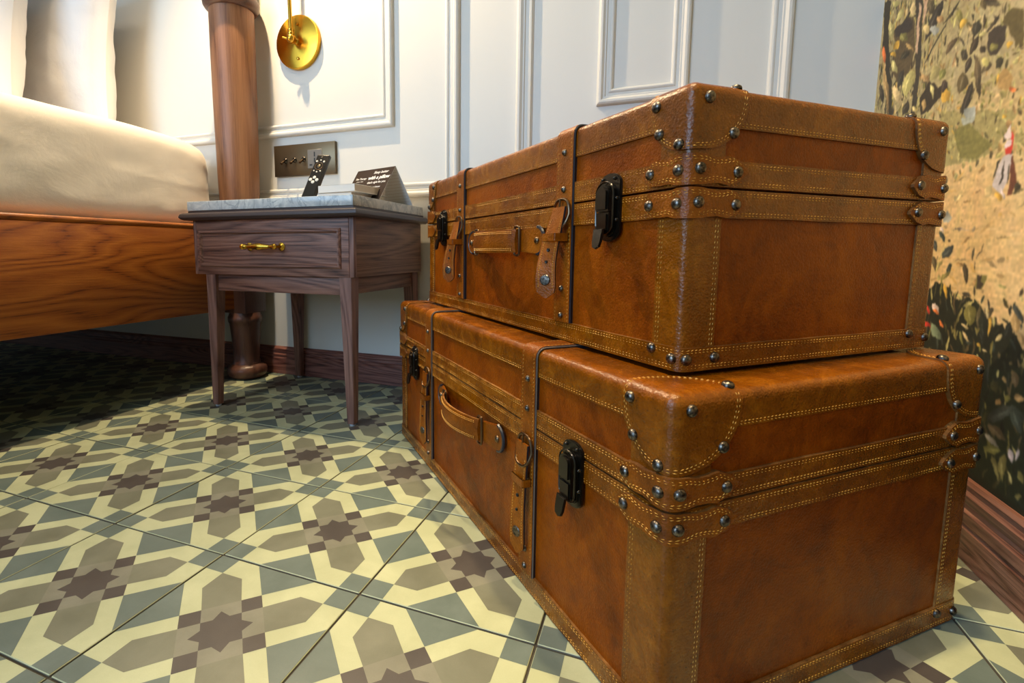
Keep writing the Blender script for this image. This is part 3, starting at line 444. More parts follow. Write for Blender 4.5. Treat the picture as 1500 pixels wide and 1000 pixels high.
# ------------------------------------------------------------------ leather trunks
class Case:
    def __init__(s, root, W, L, H, r):
        s.o, s.W, s.L, s.H, s.r = root, W, L, H, r; s.st = bmesh.new()
    def rb(s, p, off=0):
        d = (s.W, s.L, s.H); r = (s.r, s.r, s.r)
        c = Vector([min(max(p[i], s.r), d[i]-s.r) for i in range(3)])
        if p[2] < s.r: c.z = min(max(p[2], .002), d[2]-s.r); rr = s.r
        v = Vector(p)-c
        if v.length < 1e-7: return Vector(p)
        if p[2] < s.r:
            h = Vector((v.x, v.y, 0))
            if h.length < 1e-7: return Vector((p[0],p[1],p[2]-off))
            q = c+h.normalized()*(s.r+off); q.z = p[2] if p[2] > 1e-5 else -off*0; return q
        return c+v.normalized()*(s.r+off)
    def per(s, u):
        """perimeter: u<0 runs along the long face (x=0), u>=0 along the short side (y=0) from the near corner"""
        P = 2*(s.W+s.L); u = u % P
        if u <= s.W: return (u, 0)
        u -= s.W
        if u <= s.L: return (s.W, u)
        u -= s.L
        if u <= s.W: return (s.W-u, s.L)
        return (0, s.L-(u-s.W))
    def samp(s, a, b, st=.012):
        P = 2*(s.W+s.L); cs = []
        for k in (-1,0,1):
            cs += [k*P, k*P+s.W, k*P+s.W+s.L, k*P+2*s.W+s.L]
        v = {a, b}; n = max(1, int((b-a)/st))
        for i in range(n+1): v.add(a+(b-a)*i/n)
        for c in cs:
            for q in (0,.15,.35,.6,1.,1.3):
                for sg in (-1,1):
                    x = c+sg*q*s.r
                    if a < x < b: v.add(x)
        out = sorted(v); res = [out[0]]
        for x in out[1:]:
            if x-res[-1] > .0003: res.append(x)
        res[-1] = b; return res
    def zs(s, a, b, st=.012):
        n = max(1, int(round((b-a)/st))); v = {a+(b-a)*i/n for i in range(n+1)}
        for q in (0,.15,.35,.6,1.):
            x = s.H-q*s.r
            if a < x < b: v.add(x)
        out = sorted(v); res = [out[0]]
        for x in out[1:]:
            if x-res[-1] > .0003: res.append(x)
        res[-1] = b; return res
    def sheet(s, name, F, us, vs, off, m, parent=None, closed=False, edge=None, wob=.0003, base=-.0004, bm=None):
        own = bm is None
        bm = bm or bmesh.new(); G = []; sh = []
        for i, u in enumerate(us):
            for j, v in enumerate(vs):
                p = F(u, v); sh.append(p)
                w = wob*noise.noise(Vector(p)*38)
                G.append(bm.verts.new(s.rb(p, off+w)))
        nu, nv = len(us), len(vs); g = lambda i, j: G[(i % nu)*nv+j]
        for i in range(nu if closed else nu-1):
            for j in range(nv-1):
                q = [g(i,j), g(i+1,j), g(i+1,j+1), g(i,j+1)]
                try: bm.faces.new(q)
                except ValueError: pass
        rim = [(i,0) for i in range(nu)]
        loops = []
        if closed: loops = [[(i,0) for i in range(nu)]+[(0,0)], [(i,nv-1) for i in range(nu)]+[(0,nv-1)]]
        else: loops = [[(i,0) for i in range(nu)]+[(nu-1,j) for j in range(1,nv)]+[(i,nv-1) for i in range(nu-2,-1,-1)]+[(0,j) for j in range(nv-2,-1,-1)]]
        for lp in loops:
            A = [bm.verts.new(s.rb(sh[(i%nu)*nv+j], off+wob*noise.noise(Vector(sh[(i%nu)*nv+j])*38))) for i, j in lp]
            B = [bm.verts.new(s.rb(sh[(i%nu)*nv+j], base)) for i, j in lp]
            for k in range(len(lp)-1):
                try:
                    f = bm.faces.new((A[k],A[k+1],B[k+1],B[k])); f.material_index = 1
                except ValueError: pass
        if own:
            bmesh.ops.recalc_face_normals(bm, faces=bm.faces[:])
            return obj(name, bm, [m, edge or 'leather_edge'], parent or s.o, True, 50)
    def band(s, name, a, b, z0, z1, off, m='leather_trim', rows=(), closed=False, wob=.0005):
        """strip round the perimeter; z0/z1 may be functions of u"""
        f0 = z0 if callable(z0) else (lambda u: z0); f1 = z1 if callable(z1) else (lambda u: z1)
        us = s.samp(a, b, .010)
        if closed: us = us[:-1]
        n = 3
        F = lambda u, v: (*s.per(u), f0(u)+(f1(u)-f0(u))*v)
        return s.sheet(name, F, us, [i/n for i in range(n+1)], off, m, None, closed, None, wob)
    def stitch(s, pts, off, pitch=.0042, ln=.0034, h=.0007, w=.0006, slant=.0004):
        """a row of thread stitches along a polyline of points on the sharp box"""
        P = [Vector(p) for p in pts]; seg = [(b-a).length for a, b in zip(P, P[1:])]; tot = sum(seg); d = pitch/2
        rr = random.Random(int(tot*1e5))
        i = 0; acc = 0
        while d < tot-pitch/2:
            while i < len(seg)-1 and acc+seg[i] < d: acc += seg[i]; i += 1
            t = (d-acc)/seg[i]; c = P[i].lerp(P[i+1], t); tg = (P[i+1]-P[i]).normalized()
            C0 = s.rb(c, off); A = s.rb(c-tg*ln/2, off-.0002); B = s.rb(c+tg*ln/2, off-.0002)
            if (B-A).length > 1e-5:
                n = (s.rb(c, off+.001)-s.rb(c, off)); n = n.normalized() if n.length > 1e-7 else Vector((0,0,1))
                sd = (B-A).cross(n).normalized(); k = slant+rr.uniform(-.0002,.0002)
                A -= sd*k; B += sd*k
                M_ = (A+B)/2
                v = [s.st.verts.new(x) for x in (A, M_+sd*w, B, M_-sd*w, M_+n*h)]
                for a_, b_ in ((0,1),(1,2),(2,3),(3,0)): s.st.faces.new((v[a_],v[b_],v[4]))
            d += pitch*(1+rr.uniform(-.06,.06))
    def hrow(s, a, b, z, off, double=True):
        for dz in ((0,.0022) if double else (0,)):
            f = z if callable(z) else (lambda u: z)
            s.stitch([(*s.per(u), f(u)+dz) for u in s.samp(a, b, .010)], off, slant=.00035 if dz == 0 else -.00035)
    def rivet(s, p, off, r=.0042, name='rivet', parent=None, m='rivet'):
        c = s.rb(p, off); n = (s.rb(p, off+.002)-c).normalized()
        bm = bmesh.new(); prof = [(r*1.02,-.0008),(r,.0002),(r*.93,.0013),(r*.72,.0023),(r*.4,.0030),(r*.05,.0032)]
        lathe(bm, prof, n=16, mat=Matrix.Translation(c) @ n.to_track_quat('Z','Y').to_matrix().to_4x4())
        return obj(name, bm, m, parent or s.o, True, 60)
    def patch(s, cx, cy, a, b, c, off=.0034):
        """quarter-round leather corner over the top corner (cx,cy in 0/1); a along x, b along y, c down"""
        bm = bmesh.new(); X0 = s.W if cx else 0; Y0 = s.L if cy else 0; sx = -1 if cx else 1; sy = -1 if cy else 1
        ex = (Vector((sx*a,0,0)), Vector((0,sy*b,0)), Vector((0,0,-c))); O = Vector((X0,Y0,s.H))
        rhos = [0,.04,.08,.13,.19,.28,.4,.55,.7,.85,.94,1]; na = 18; N = 2.35
        rims = []
        for A, B in ((ex[0],ex[2]),(ex[2],ex[1]),(ex[1],ex[0])):
            g = []
            for rho in rhos:
                row = []
                for k in range(na+1):
                    th = math.pi/2*k/na; ca, sa = math.cos(th), math.sin(th)
                    q = 1/((abs(ca)**N+abs(sa)**N)**(1/N))
                    p = O+A*(ca*q*rho)+B*(sa*q*rho); row.append(p)
                g.append(row)
            V = [[bm.verts.new(s.rb(p, off+.0003*noise.noise(p*40))) for p in row] for row in g]
            for i in range(len(rhos)-1):
                for k in range(na):
                    try: bm.faces.new((V[i][k],V[i+1][k],V[i+1][k+1],V[i][k+1]))
                    except ValueError: pass
            rims += g[-1]
            for kk in (.95,.91): s.stitch([O+(p-O)*kk for p in g[-1]], off, slant=.0003 if kk > .93 else -.0003)
        bmesh.ops.remove_doubles(bm, verts=bm.verts[:], dist=.00002)
        A = [bm.verts.new(s.rb(p, off)) for p in rims]; B = [bm.verts.new(s.rb(p, -.0004)) for p in rims]
        for k in range(len(rims)-1):
            if (rims[k]-rims[k+1]).length < 1e-6: continue
            try: bm.faces.new((A[k],A[k+1],B[k+1],B[k])).material_index = 1
            except ValueError: pass
        bmesh.ops.recalc_face_normals(bm, faces=bm.faces[:])
        return obj('corner_patch', bm, ['leather_trim','leather_edge'], s.o, True, 60)

def make_case(name, label, loc, rz, W, L, H, r, Z, straps, locks, hand, sgn):
    """Z: dict of heights; near strap edges etc. measured from the near corner along the long face"""
    root = thing(name, label, 'suitcase', loc, rz, 'stacked leather trunks'); c = Case(root, W, L, H, r)
    # shells: box body and lid, panels slightly hollowed
    def shell(nm, z0, z1, top):
        bm = bmesh.new(); per = c.samp(0, 2*(W+L), .03)[:-1]; zz = c.zs(z0, z1, .02)
        def pz(u, z):
            p = (*c.per(u), z); w = -.0012*max(0, noise.noise(Vector((p[0]*5+sgn, p[1]*5, z*6))))
            return c.rb(p, w)
        V = [[bm.verts.new(pz(u, z)) for z in zz] for u in per]; n = len(per)
        for i in range(n):
            for j in range(len(zz)-1): bm.faces.new((V[i][j],V[(i+1)%n][j],V[(i+1)%n][j+1],V[i][j+1]))
        if top:
            prev = [V[i][-1] for i in range(n)]; loops = []
            for d in (.15,.35,.6,1.0,2.5):
                cur = []
                for u in per:
                    x, y = c.per(u); dd = d*r
                    cur.append(bm.verts.new(c.rb((min(max(x,dd),W-dd), min(max(y,dd),L-dd), H), 0)))
                for i in range(n):
                    try: bm.faces.new((prev[i],prev[(i+1)%n],cur[(i+1)%n],cur[i]))
                    except ValueError: pass
                prev = cur
            bmesh.ops.remove_doubles(bm, verts=bm.verts[:], dist=.00005)
            try:
                es = [e for e in bm.edges if e.is_boundary and all(v.co.z > H-.003 for v in e.verts)]
                bmesh.ops.contextual_create(bm, geom=es)
            except Exception: pass
            es = [e for e in bm.edges if e.is_boundary and all(v.co.z < z0+.002 for v in e.verts)]; bmesh.ops.contextual_create(bm, geom=es)
        else:
            for q in (0, -1):
                f = bm.faces.new([V[i][q] for i in range(n)])
        bmesh.ops.recalc_face_normals(bm, faces=bm.faces[:])
        return obj(nm, bm, 'leather_panel', root, True, 50)
    P = 2*(W+L)
    shell('base_box', .0005, Z['seam']-.0007, False); shell('lid_box', Z['seam']+.0007, H, True)
    # upright corner strips
    cl_, cs_ = Z['cl'], Z['cs']
    ctr = [(0, cl_, cs_), (W, cs_, cl_), (W+L, cl_, cs_), (2*W+L, cs_, cl_)]
    for u, a, b in ctr:
        for za, zb in ((.001, Z['seam']-.0009), (Z['seam']+.0009, Z['top']+.004)):
            c.band('corner_strip', u-a, u+b, za, zb, .0016)
            if za < .01:
                for e in (u-a+.003, u-a+.0058, u+b-.003, u+b-.0058):
                    c.stitch([(*c.per(e), z) for z in (Z['b0'], Z['bt']*.4)], .0016)
    # trims round the whole trunk
    edge = lambda k, amp=.0007: (lambda u: k+amp*noise.noise(Vector((u*16, k*90, sgn))))
    c.band('bottom_trim', 0, P, .0006, edge(Z['bt'],.0011), .0027, closed=True)
    c.band('lower_belt', 0, P, edge(Z['b0']), Z['seam']-.001, .0028, closed=True)
    c.band('upper_belt', 0, P, Z['seam']+.001, edge(Z['b1']), .0028, closed=True)
    for z, o_ in ((Z['bt']-.0045,.0027),(.0032,.0027),(Z['b0']+.0018,.0028),(Z['seam']-.0058,.0028),(Z['seam']+.0030,.0028),(Z['b1']-.0045,.0028)): c.hrow(0, P, z, o_)
    # lid trim, over the top edge
    vs = [Z['top']+(H-Z['top'])*q for q in (0,.3,.6)]+[H-r*q for q in (1,.6,.35,.15,0)]
    k0 = len(vs); vs2 = vs+[H+q for q in (.15*r,.35*r,.6*r,r,.02,.045)]
    def F(u, v):
        x, y = c.per(u)
        if v <= H: return (x, y, v)
        d = v-H; return (min(max(x,d),W-d), min(max(y,d),L-d), H)
    c.sheet('lid_trim', F, c.samp(0, P, .012)[:-1], vs2, .0018, 'leather_trim', closed=True)
    c.hrow(0, P, Z['top']+.0018, .0018)
    # tabs at the corners over both belts, wavy outline, four rivets each
    keys = [(0,1.0),(.18,.98),(.38,.80),(.55,.86),(.70,1.0),(.84,.70),(.94,.36),(1,.12)]
    def prof(t):
        t = min(abs(t),1)
        for (a,x),(b,y) in zip(keys, keys[1:]):
            if t <= b: k = (t-a)/(b-a); k = k*k*(3-2*k); return x+(y-x)*k
        return .12
    for ci, (u, a, b) in enumerate(ctr):
        near = ci in (0,2); A = Z['tl'] if near else Z['ts']; B = Z['ts'] if near else Z['tl']
        for zc, hh in ((Z['t0'],Z['th']),(Z['t1'],Z['th'])):
            tf = lambda q: (q-u)/(A if q < u else B)
            c.band('corner_tab', u-A, u+B, (lambda q, zc=zc, hh=hh: zc-hh*prof(tf(q))), (lambda q, zc=zc, hh=hh: zc+hh*prof(tf(q))), .0058, 'leather_strap')
            for sg in (-1,1):
                c.stitch([(*c.per(q), zc+sg*(hh*prof(tf(q))-.0026)) for q in c.samp(u-A*.93, u+B*.93, .004)], .0058)
                c.stitch([(*c.per(q), zc+sg*(hh*prof(tf(q))-.0046)) for q in c.samp(u-A*.86, u+B*.86, .004)], .0058, slant=-.0004)
            if ci < 3:
                for q in (u-A*.80, u-.0062, u+.0055, u+B*.80): c.rivet((*c.per(q), zc+.0008*math.sin(q*90)), .0058, .0047)
    # corner patches
    pa, pb, pc = Z['ps'], Z['pl'], H-Z['pb']
    for cx in (0,1):
        for cy in (0,1):
            c.patch(cx, cy, pa, pb, pc)
            if cx == 1 and cy == 1: continue
            X = lambda d: (W-d if cx else d); Y = lambda d: (L-d if cy else d)
            fx, fy = (W if cx else 0), (L if cy else 0)
            for p in ((fx,Y(pb*.80),H-.009),(fx,Y(pb*.70),H-pc*.66),(fx,Y(.009),H-pc*.90),(X(pa*.72),fy,H-pc*.70),(X(.013),fy,H-.009),(X(pa*.90),Y(.006),H)):
                c.rivet(p, .0038, .0047)
    # low rivets
    for u, a, b in ctr[:3]:
        for q, z in ((u-a+.001,.016),(u-.0062,.0108),(u+.0048,.0108),(u+b,.011)): c.rivet((*c.per(q), z), .0030, .0046)
    # straps over the lid
    for (y0, y1) in straps:
        ym = (y0+y1)/2
        path = [(0,z) for z in [Z['bt']+.0005, .05, .08, .11, Z['seam']-.02, Z['seam'], Z['seam']+.02, Z['top']-.01, Z['top'], H-r*1.2, H-r, H-.6*r, H-.35*r, H-.15*r]]
        top = [.0,.15*r,.35*r,.6*r,r,.03,.06]; path3 = [(0,0,z) for _, z in path]+[(x,0,H) for x in top]+[(W/2,0,H)]+[(W-x,0,H) for x in top[::-1]]+[(W,0,z) for z in (H-.15*r,H-.35*r,H-.6*r,H-r,Z['seam'],.08,Z['bt'])]
        o = c.sheet('strap', lambda u, v: (path3[u][0], y0+(y1-y0)*v, path3[u][2]), list(range(len(path3))), [0,.5,1], .0050, 'leather_strap', edge='dark_edge')
        for e in (y0+.0035, y1-.0035):
            c.stitch([(path3[i][0], e, path3[i][2]) for i in range(0, 23)], .0050)
        for z in Z['sr']: c.rivet((0, ym, z), .0050, .0036, 'rivet', o)
        # painted dark piping on the near edge
        bm = bmesh.new(); tube(bm, [c.rb((p[0], y0-.0004, p[2]), .0034) for p in path3[:24]], .0009, 6); obj('strap_piping', bm, 'worn_edge' if sgn == 1 else 'dark_edge', o)
        # buckle
        zb = Z['bk']; bm = bmesh.new(); pts = []
        for k in range(28):
            a = 2*math.pi*k/28; yy = math.copysign(abs(math.cos(a))**.75, math.cos(a))*.0150; zz = math.copysign(abs(math.sin(a))**.85, math.sin(a))*.0165
            tilt = .0075+max(0,-zz)*.35; pts.append((-tilt, ym+yy, zb+zz))
        tube(bm, pts, .0016, 8, True); bk = obj('buckle', bm, 'aged_steel', o)
        bm = bmesh.new(); tube(bm, [(-.0085,ym,zb-.004),(-.0105,ym,zb+.006),(-.0095,ym,zb+.0165)], .0011, 6); obj('prong', bm, 'aged_steel', bk)
        # strap tail hanging from the buckle, curling away from the face
        tl = Z['tail']; n = 16; wv = .0118; bm = bmesh.new(); rows = []; outl = []
        for k in range(n+1):
            t_ = k/n; z = zb+.008-(zb+.008-tl)*t_; x = -(.0088+Z['curl']*math.sin(min(t_*1.25,1)*math.pi/2)**1.3*1.0-.003*max(0,t_-.8))
            w = wv*(1 if t_ < .88 else max(.12, math.sqrt(max(0,1-((t_-.88)/.12)**2))))*(1-.10*t_ if t_ < .6 else .94+.10*(t_-.6)); y = ym+.0022*math.sin(t_*2.2)
            rows.append((x,y,z,w,Z['tw']*min(1,max(0,(t_-.05)*1.4))))
        F_ = []; B_ = []
        for x,y,z,w,a_ in rows:
            ca, sa = math.cos(a_), math.sin(a_)
            F_.append([bm.verts.new((x-.0024*ca-w*q*sa, y-.0024*sa+w*q*ca, z)) for q in (-1,-.5,0,.5,1)]); B_.append([bm.verts.new((x-w*q*sa, y+w*q*ca, z)) for q in (-1,-.5,0,.5,1)])
        for k in range(n):
            for q in range(4):
                bm.faces.new((F_[k][q],F_[k][q+1],F_[k+1][q+1],F_[k+1][q])); bm.faces.new((B_[k][q],B_[k+1][q],B_[k+1][q+1],B_[k][q+1]))
            for q, e_ in ((0,1),(4,1)): bm.faces.new((F_[k][q],F_[k+1][q],B_[k+1][q],B_[k][q])).material_index = 1 if q == 0 else 2
        bm.faces.new([v for v in F_[0]]+[v for v in B_[0][::-1]]); bm.faces.new([v for v in F_[n]][::-1]+[v for v in B_[n]]).material_index = 1
        bmesh.ops.recalc_face_normals(bm, faces=bm.faces[:])
        tail = obj('strap_tail', bm, ['leather_strap','dark_edge','leather_edge'], o, True, 50)
        def tp(t_):
            k = min(int(t_*n), n-1); f_ = t_*n-k; a_, b_ = rows[k], rows[k+1]; return [a_[i]+(b_[i]-a_[i])*f_ for i in range(5)]
        sb = bmesh.new()
        for sg in (-1,1):
            for k in range(30):
                x,y,z,w,a_ = tp(.14+.76*k/30); ca, sa = math.cos(a_), math.sin(a_); e_ = sg*(w-.003); Q = lambda o, d, dz: (x-d*ca-(e_+o)*sa, y-d*sa+(e_+o)*ca, z+dz); v = [sb.verts.new(q) for q in (Q(0,.0024,.0014),Q(.0006,.0024,0),Q(0,.0024,-.0014),Q(-.0006,.0024,0),Q(0,.0031,0))]
                for a_, b_ in ((0,1),(1,2),(2,3),(3,0)): sb.faces.new((v[a_],v[b_],v[4]))
        so = obj('tail_stitching', sb, 'thread', tail, False); so['kind'] = 'stuff'
        for t_, rr_, m_ in ((.80,.0062,'rivet'),(.47,.0022,'black'),(.60,.0018,'black')):
            x,y,z,w,a_ = tp(t_); bm = bmesh.new(); nn_ = Vector((-math.cos(a_),-math.sin(a_),0)); mm = Matrix.Translation(Vector((x,y,z))+nn_*.0022) @ nn_.to_track_quat('Z','Y').to_matrix().to_4x4()
            lathe(bm, [(rr_,-.0005),(rr_,.0004),(rr_*.85,.0014),(rr_*.05,.0018 if m_ == 'rivet' else .0006)], n=16, mat=mm); obj('snap_stud' if m_ == 'rivet' else 'strap_hole', bm, m_, tail)
        # keeper loop
        x,y,z,w,a_ = tp(.33); x -= w*math.sin(a_)*.9; bm = bmesh.new(); kp = [(x-.0042,y-w-.0016),(x-.0042,y+w+.0016),(-.0055,y+w+.0022),(-.0055,y-w-.0022)]
        for za in (z-.0042, z+.0042): pass
        q0 = [bm.verts.new((a_,b_,z-.0042)) for a_,b_ in kp]; q1 = [bm.verts.new((a_,b_,z+.0042)) for a_,b_ in kp]
        ki = [(x-.0028,y-w-.0004),(x-.0028,y+w+.0004),(-.0050,y+w+.0008),(-.0050,y-w-.0008)]
        r0 = [bm.verts.new((a_,b_,z-.0042)) for a_,b_ in ki]; r1 = [bm.verts.new((a_,b_,z+.0042)) for a_,b_ in ki]
        for i in range(4):
            j = (i+1)%4
            bm.faces.new((q0[i],q0[j],q1[j],q1[i])); bm.faces.new((r0[i],r1[i],r1[j],r0[j])); bm.faces.new((q1[i],q1[j],r1[j],r1[i])).material_index = 1; bm.faces.new((q0[i],r0[i],r0[j],q0[j])).material_index = 1
        bmesh.ops.recalc_face_normals(bm, faces=bm.faces[:]); bmesh.ops.bevel(bm, geom=[e for e in bm.edges if abs(e.verts[0].co.z-e.verts[1].co.z) > .006], offset=.0012, segments=3, affect='EDGES')
        obj('keeper_loop', bm, ['leather_strap','leather_edge'], o)
    # latches
    def stad(w, z0, z1, n=10, sq=1.):
        pts = []
        for k in range(n+1): a = math.pi*k/n; pts.append((w*math.cos(a), z1-w*sq+w*sq*math.sin(a)))
        for k in range(n+1): a = math.pi+math.pi*k/n; pts.append((w*math.cos(a), z0+w*sq+w*sq*math.sin(a)))
        return pts
    for yc in locks:
        zc = Z['lk']
        def pr_(pts, d0, d1, nm, par, m='black_metal', bev=.0008):
            bm = bmesh.new(); prism(bm, [(a_+yc, b_+zc) for a_, b_ in pts], -d1, -d0, 0, 0, bev)
            return obj(nm, bm, m, par, True, 35)
        plate = pr_([(.0165*math.cos(math.pi*k/12), -.022+.014*math.sin(math.pi+math.pi*k/12)*(-1)*-1) for k in range(0)]+stad(.0160,-.034,.0300,12,.62), .002, .0055, 'latch', root)
        pr_(stad(.0118,-.030,.0205,10,.8), .005, .0078, 'latch_body', plate)
        pr_([(-.0092,-.006),(.0092,-.006)]+[(.0092*math.cos(math.pi*k/10), .011+.0072*math.sin(math.pi*k/10)) for k in range(11)], .0078, .0150, 'hasp_cover', plate, bev=.002)
        pr_([(-.0088,-.0255),(.0088,-.0255),(.0088,-.0068),(-.0088,-.0068)], .0078, .0138, 'hasp_box', plate, bev=.0018)
        bm = bmesh.new(); b2 = bmesh.new(); prism(b2, [(a_+yc, b_+zc) for a_, b_ in [(-.0072,-.022),(.0072,-.022),(.0066,-.035),(.0050,-.0395),(0,-.0415),(-.0050,-.0395),(-.0066,-.035)]], -.0172, -.0142, 0, 0, .0008)
        for v in b2.verts: v.co.x -= max(0, (zc-.024)-v.co.z)*.18
        merge(bm, b2); obj('latch_lever', bm, 'black_metal', plate, True, 35)
        bm = bmesh.new(); tube(bm, [(-.0105, yc+a_*1.0, zc+b_) for a_, b_ in stad(.0125,-.027,.0215,8,.8)], .0010, 6, True); obj('wire_loop', bm, 'black_metal', plate)
        for a_, b_ in ((-.0085,.0245),(.0085,.0245),(-.013,-.014),(.013,-.014),(-.0125,.006),(.0125,.006)):
            c.rivet((0, yc+a_, zc+b_), .0050, .0019, 'latch_pin', plate, 'black_metal')
    # carrying handle
    yc, hz, half = hand; hh = .0145
    hroot = None
    ya, yb = yc-half, yc+half; ring_a, ring_b = ya+.052, yb-.052
    bm = bmesh.new(); n = 18; F_, B_ = [], []
    for k in range(n+1):
        t_ = k/n; y = ring_a+(ring_b-ring_a)*t_; x = -(.0125+.0155*math.sin(math.pi*t_)**.75); w = hh*(1+.04*math.sin(math.pi*t_)); F_.append([bm.verts.new((x-.0045*(.6+.4*(1-abs(q))), y, hz+w*q)) for q in (-1,-.8,0,.8,1)]); B_.append([bm.verts.new((x, y, hz+w*q)) for q in (-1,-.8,0,.8,1)])
    for k in range(n):
        for q in range(4): bm.faces.new((F_[k][q],F_[k+1][q],F_[k+1][q+1],F_[k][q+1])); bm.faces.new((B_[k][q],B_[k][q+1],B_[k+1][q+1],B_[k+1][q]))
        for q in (0,4): bm.faces.new((F_[k][q],B_[k][q],B_[k+1][q],F_[k+1][q])).material_index = 1
    for k in (0,n): bm.faces.new(F_[k]+B_[k][::-1])
    bmesh.ops.recalc_face_normals(bm, faces=bm.faces[:])
    hroot = obj('handle', bm, ['leather_strap','leather_edge'], root, True, 50)
    sb = bmesh.new()
    for sg in (-1,1):
        for k in range(46):
            for dd in (.0028,.0048):
                t_ = .04+.92*k/46; y = ring_a+(ring_b-ring_a)*t_; x = -(.0125+.0155*math.sin(math.pi*t_)**.75)-.0040; z = hz+sg*(hh-dd)
                v = [sb.verts.new(q) for q in ((x,y-.0013,z-.0003),(x,y,z+.0006),(x,y+.0013,z+.0003),(x,y,z-.0006),(x-.0007,y,z))]
                for a_, b_ in ((0,1),(1,2),(2,3),(3,0)): sb.faces.new((v[a_],v[b_],v[4]))
    so = obj('handle_stitching', sb, 'thread', hroot, False); so['kind'] = 'stuff'
    for yy, sg in ((ring_a,-1),(ring_b,1)):
        bm = bmesh.new(); w2, h2 = .0062, hh+.0035; pts = []
        for a_, b_ in ((-1,-1),(1,-1),(1,1),(-1,1)):
            for k in range(4):
                an = math.atan2(b_,a_)-math.pi/4+math.pi/2*k/3; pts.append((-.0135, yy+a_*(w2-.003)+.003*math.cos(an), hz+b_*(h2-.003)+.003*math.sin(an)))
        tube(bm, pts, .0015, 8, True); obj('handle_ring', bm, 'aged_steel', hroot)
        # end tab: folded leather with a round end and stud
        bm = bmesh.new(); o_ = []
        ye = yy+sg*.0505; y_in = yy+sg*.004
        for k in range(13): a_ = -math.pi/2+math.pi*k/12; o_.append((ye-sg*.016+sg*.016*math.cos(a_), hz+hh*1.12*math.sin(a_)))
        outl = [(y_in, hz-hh*.9)]+o_+[(y_in, hz+hh*.9)]
        b2 = bmesh.new(); prism(b2, outl, -.0055, -.0008, 0, 0, .0008)
        for v in b2.verts:
            q = max(0, 1-abs(v.co.y-yy)/.022); v.co.x -= .0075*q
        merge(bm, b2)
        for f in bm.faces:
            f.material_index = 0
        tab = obj('handle_tab', bm, ['leather_strap','dark_edge'], hroot, True, 40)
        bm = bmesh.new(); tube(bm, [(-.0042, a_, b_) for a_, b_ in [( (p[0]), p[1]) for p in o_]], .0022, 6); obj('tab_edging', bm, 'dark_edge', tab)
        c.rivet((0, ye-sg*.014, hz), .0058, .0046, 'tab_stud', tab, 'aged_steel')
    so = obj('stitching', c.st, 'thread', root, False); so['kind'] = 'stuff'
    return root

TH = math.atan2(.679, .734)
make_case('leather_trunk', 'larger brown leather trunk lying on the tiled floor, lower of the stacked pair', (4.547*.2, -.341*.2, .0006), TH, .394, .735, .277, .0068,
          dict(seam=.1935, bt=.0225, b0=.1715, b1=.214, top=.2495, cl=.040, cs=.037, tl=.052, ts=.062, t0=.1795, t1=.2065, th=.0125, pl=.052, ps=.064, pb=.219,
               sr=(.245,.212,.050,.030), bk=.166, tail=.046, curl=.0045, tw=.25, lk=.176), [(.185,.215),(.530,.560)], [.1145,.625], (.374,.152,.118), 1)
make_case('leather_trunk', 'smaller brown leather trunk on top of the stack, with buckled straps and black latches', (4.571*.2, -.023*.2, .2830), TH, .335, .645, .2275, .0058,
          dict(seam=.150, bt=.0205, b0=.1265, b1=.172, top=.198, cl=.030, cs=.035, tl=.046, ts=.056, t0=.1375, t1=.1635, th=.0122, pl=.044, ps=.056, pb=.179,
               sr=(.205,.166,.058,.028), bk=.139, tail=.048, curl=.0150, tw=.6, lk=.1425), [(.153,.184),(.457,.488)], [.091,.554], (.322,.112,.115), 7)
# ------------------------------------------------------------------ bedside table
ns = thing('bedside_table', 'dark wood bedside table with marble top, brass-handled drawer and tapered legs', 'nightstand', (.08,.625,0))
def nb(name, lo, hi, m, par=None, bev=.001, seg=2):
    q = lambda p: (p[0]/100-.08, p[1]/100-.625, p[2]/100)
    return box(name, q(lo), q(hi), m, par or ns, bev, seg)
X0, X1, Y0, Y1 = -14.4, 30.4, 46.2, 79.0
nb('marble_top', (-15,45.4,47.55), (31.0,79.2,49.7), 'marble', bev=.0012)
# moulded wooden edge under the marble
bm = bmesh.new(); prof = [(0,47.5),(-.6,47.5),(-.6,47.1),(-1.4,47.0),(-1.9,46.7),(-2.1,46.2),(-2.1,45.9),(-1.8,45.55),(-1.3,45.3),(0,45.3)]
rings = []
for d, z in prof:
    x0, x1, y0 = X0+d, X1-d, Y0+d; rings.append([bm.verts.new((a/100-.08, b/100-.625, z/100)) for a, b in ((x0,y0),(x1,y0),(x1,79.4),(x0,79.4))])
for a, b in zip(rings, rings[1:]):
    for i in range(4): bm.faces.new((a[i],a[(i+1)%4],b[(i+1)%4],b[i]))
bm.faces.new(rings[0]); bm.faces.new(rings[-1][::-1])
bmesh.ops.recalc_face_normals(bm, faces=bm.faces[:])
obj('moulded_edge', bm, 'stand_mould', ns, True, 35)
nb('side_panel', (X1-1.6,Y0+1.0,32.7), (X1,Y1,45.4), 'stand_side'); nb('side_panel', (X0,Y0+1.0,32.7), (X0+1.6,Y1,45.4), 'stand_side')
nb('back_panel', (X0+1.5,Y1-1.2,32.7), (X1-1.5,Y1-.1,45.4), 'stand_front'); nb('bottom_panel', (X0+1.5,Y0+1,32.7), (X1-1.5,Y1-1,33.7), 'stand_front')
nb('corner_post', (X1-1.25,Y0+.1,32.6), (X1+.02,Y0+1.2,45.35), 'stand_leg'); nb('corner_post', (X0-.02,Y0+.1,32.6), (X0+1.25,Y0+1.2,45.35), 'stand_leg')
dr = nb('drawer', (X0+1.1,Y0-.05,32.6), (X1-1.1,Y0+1.1,45.3), 'stand_front')
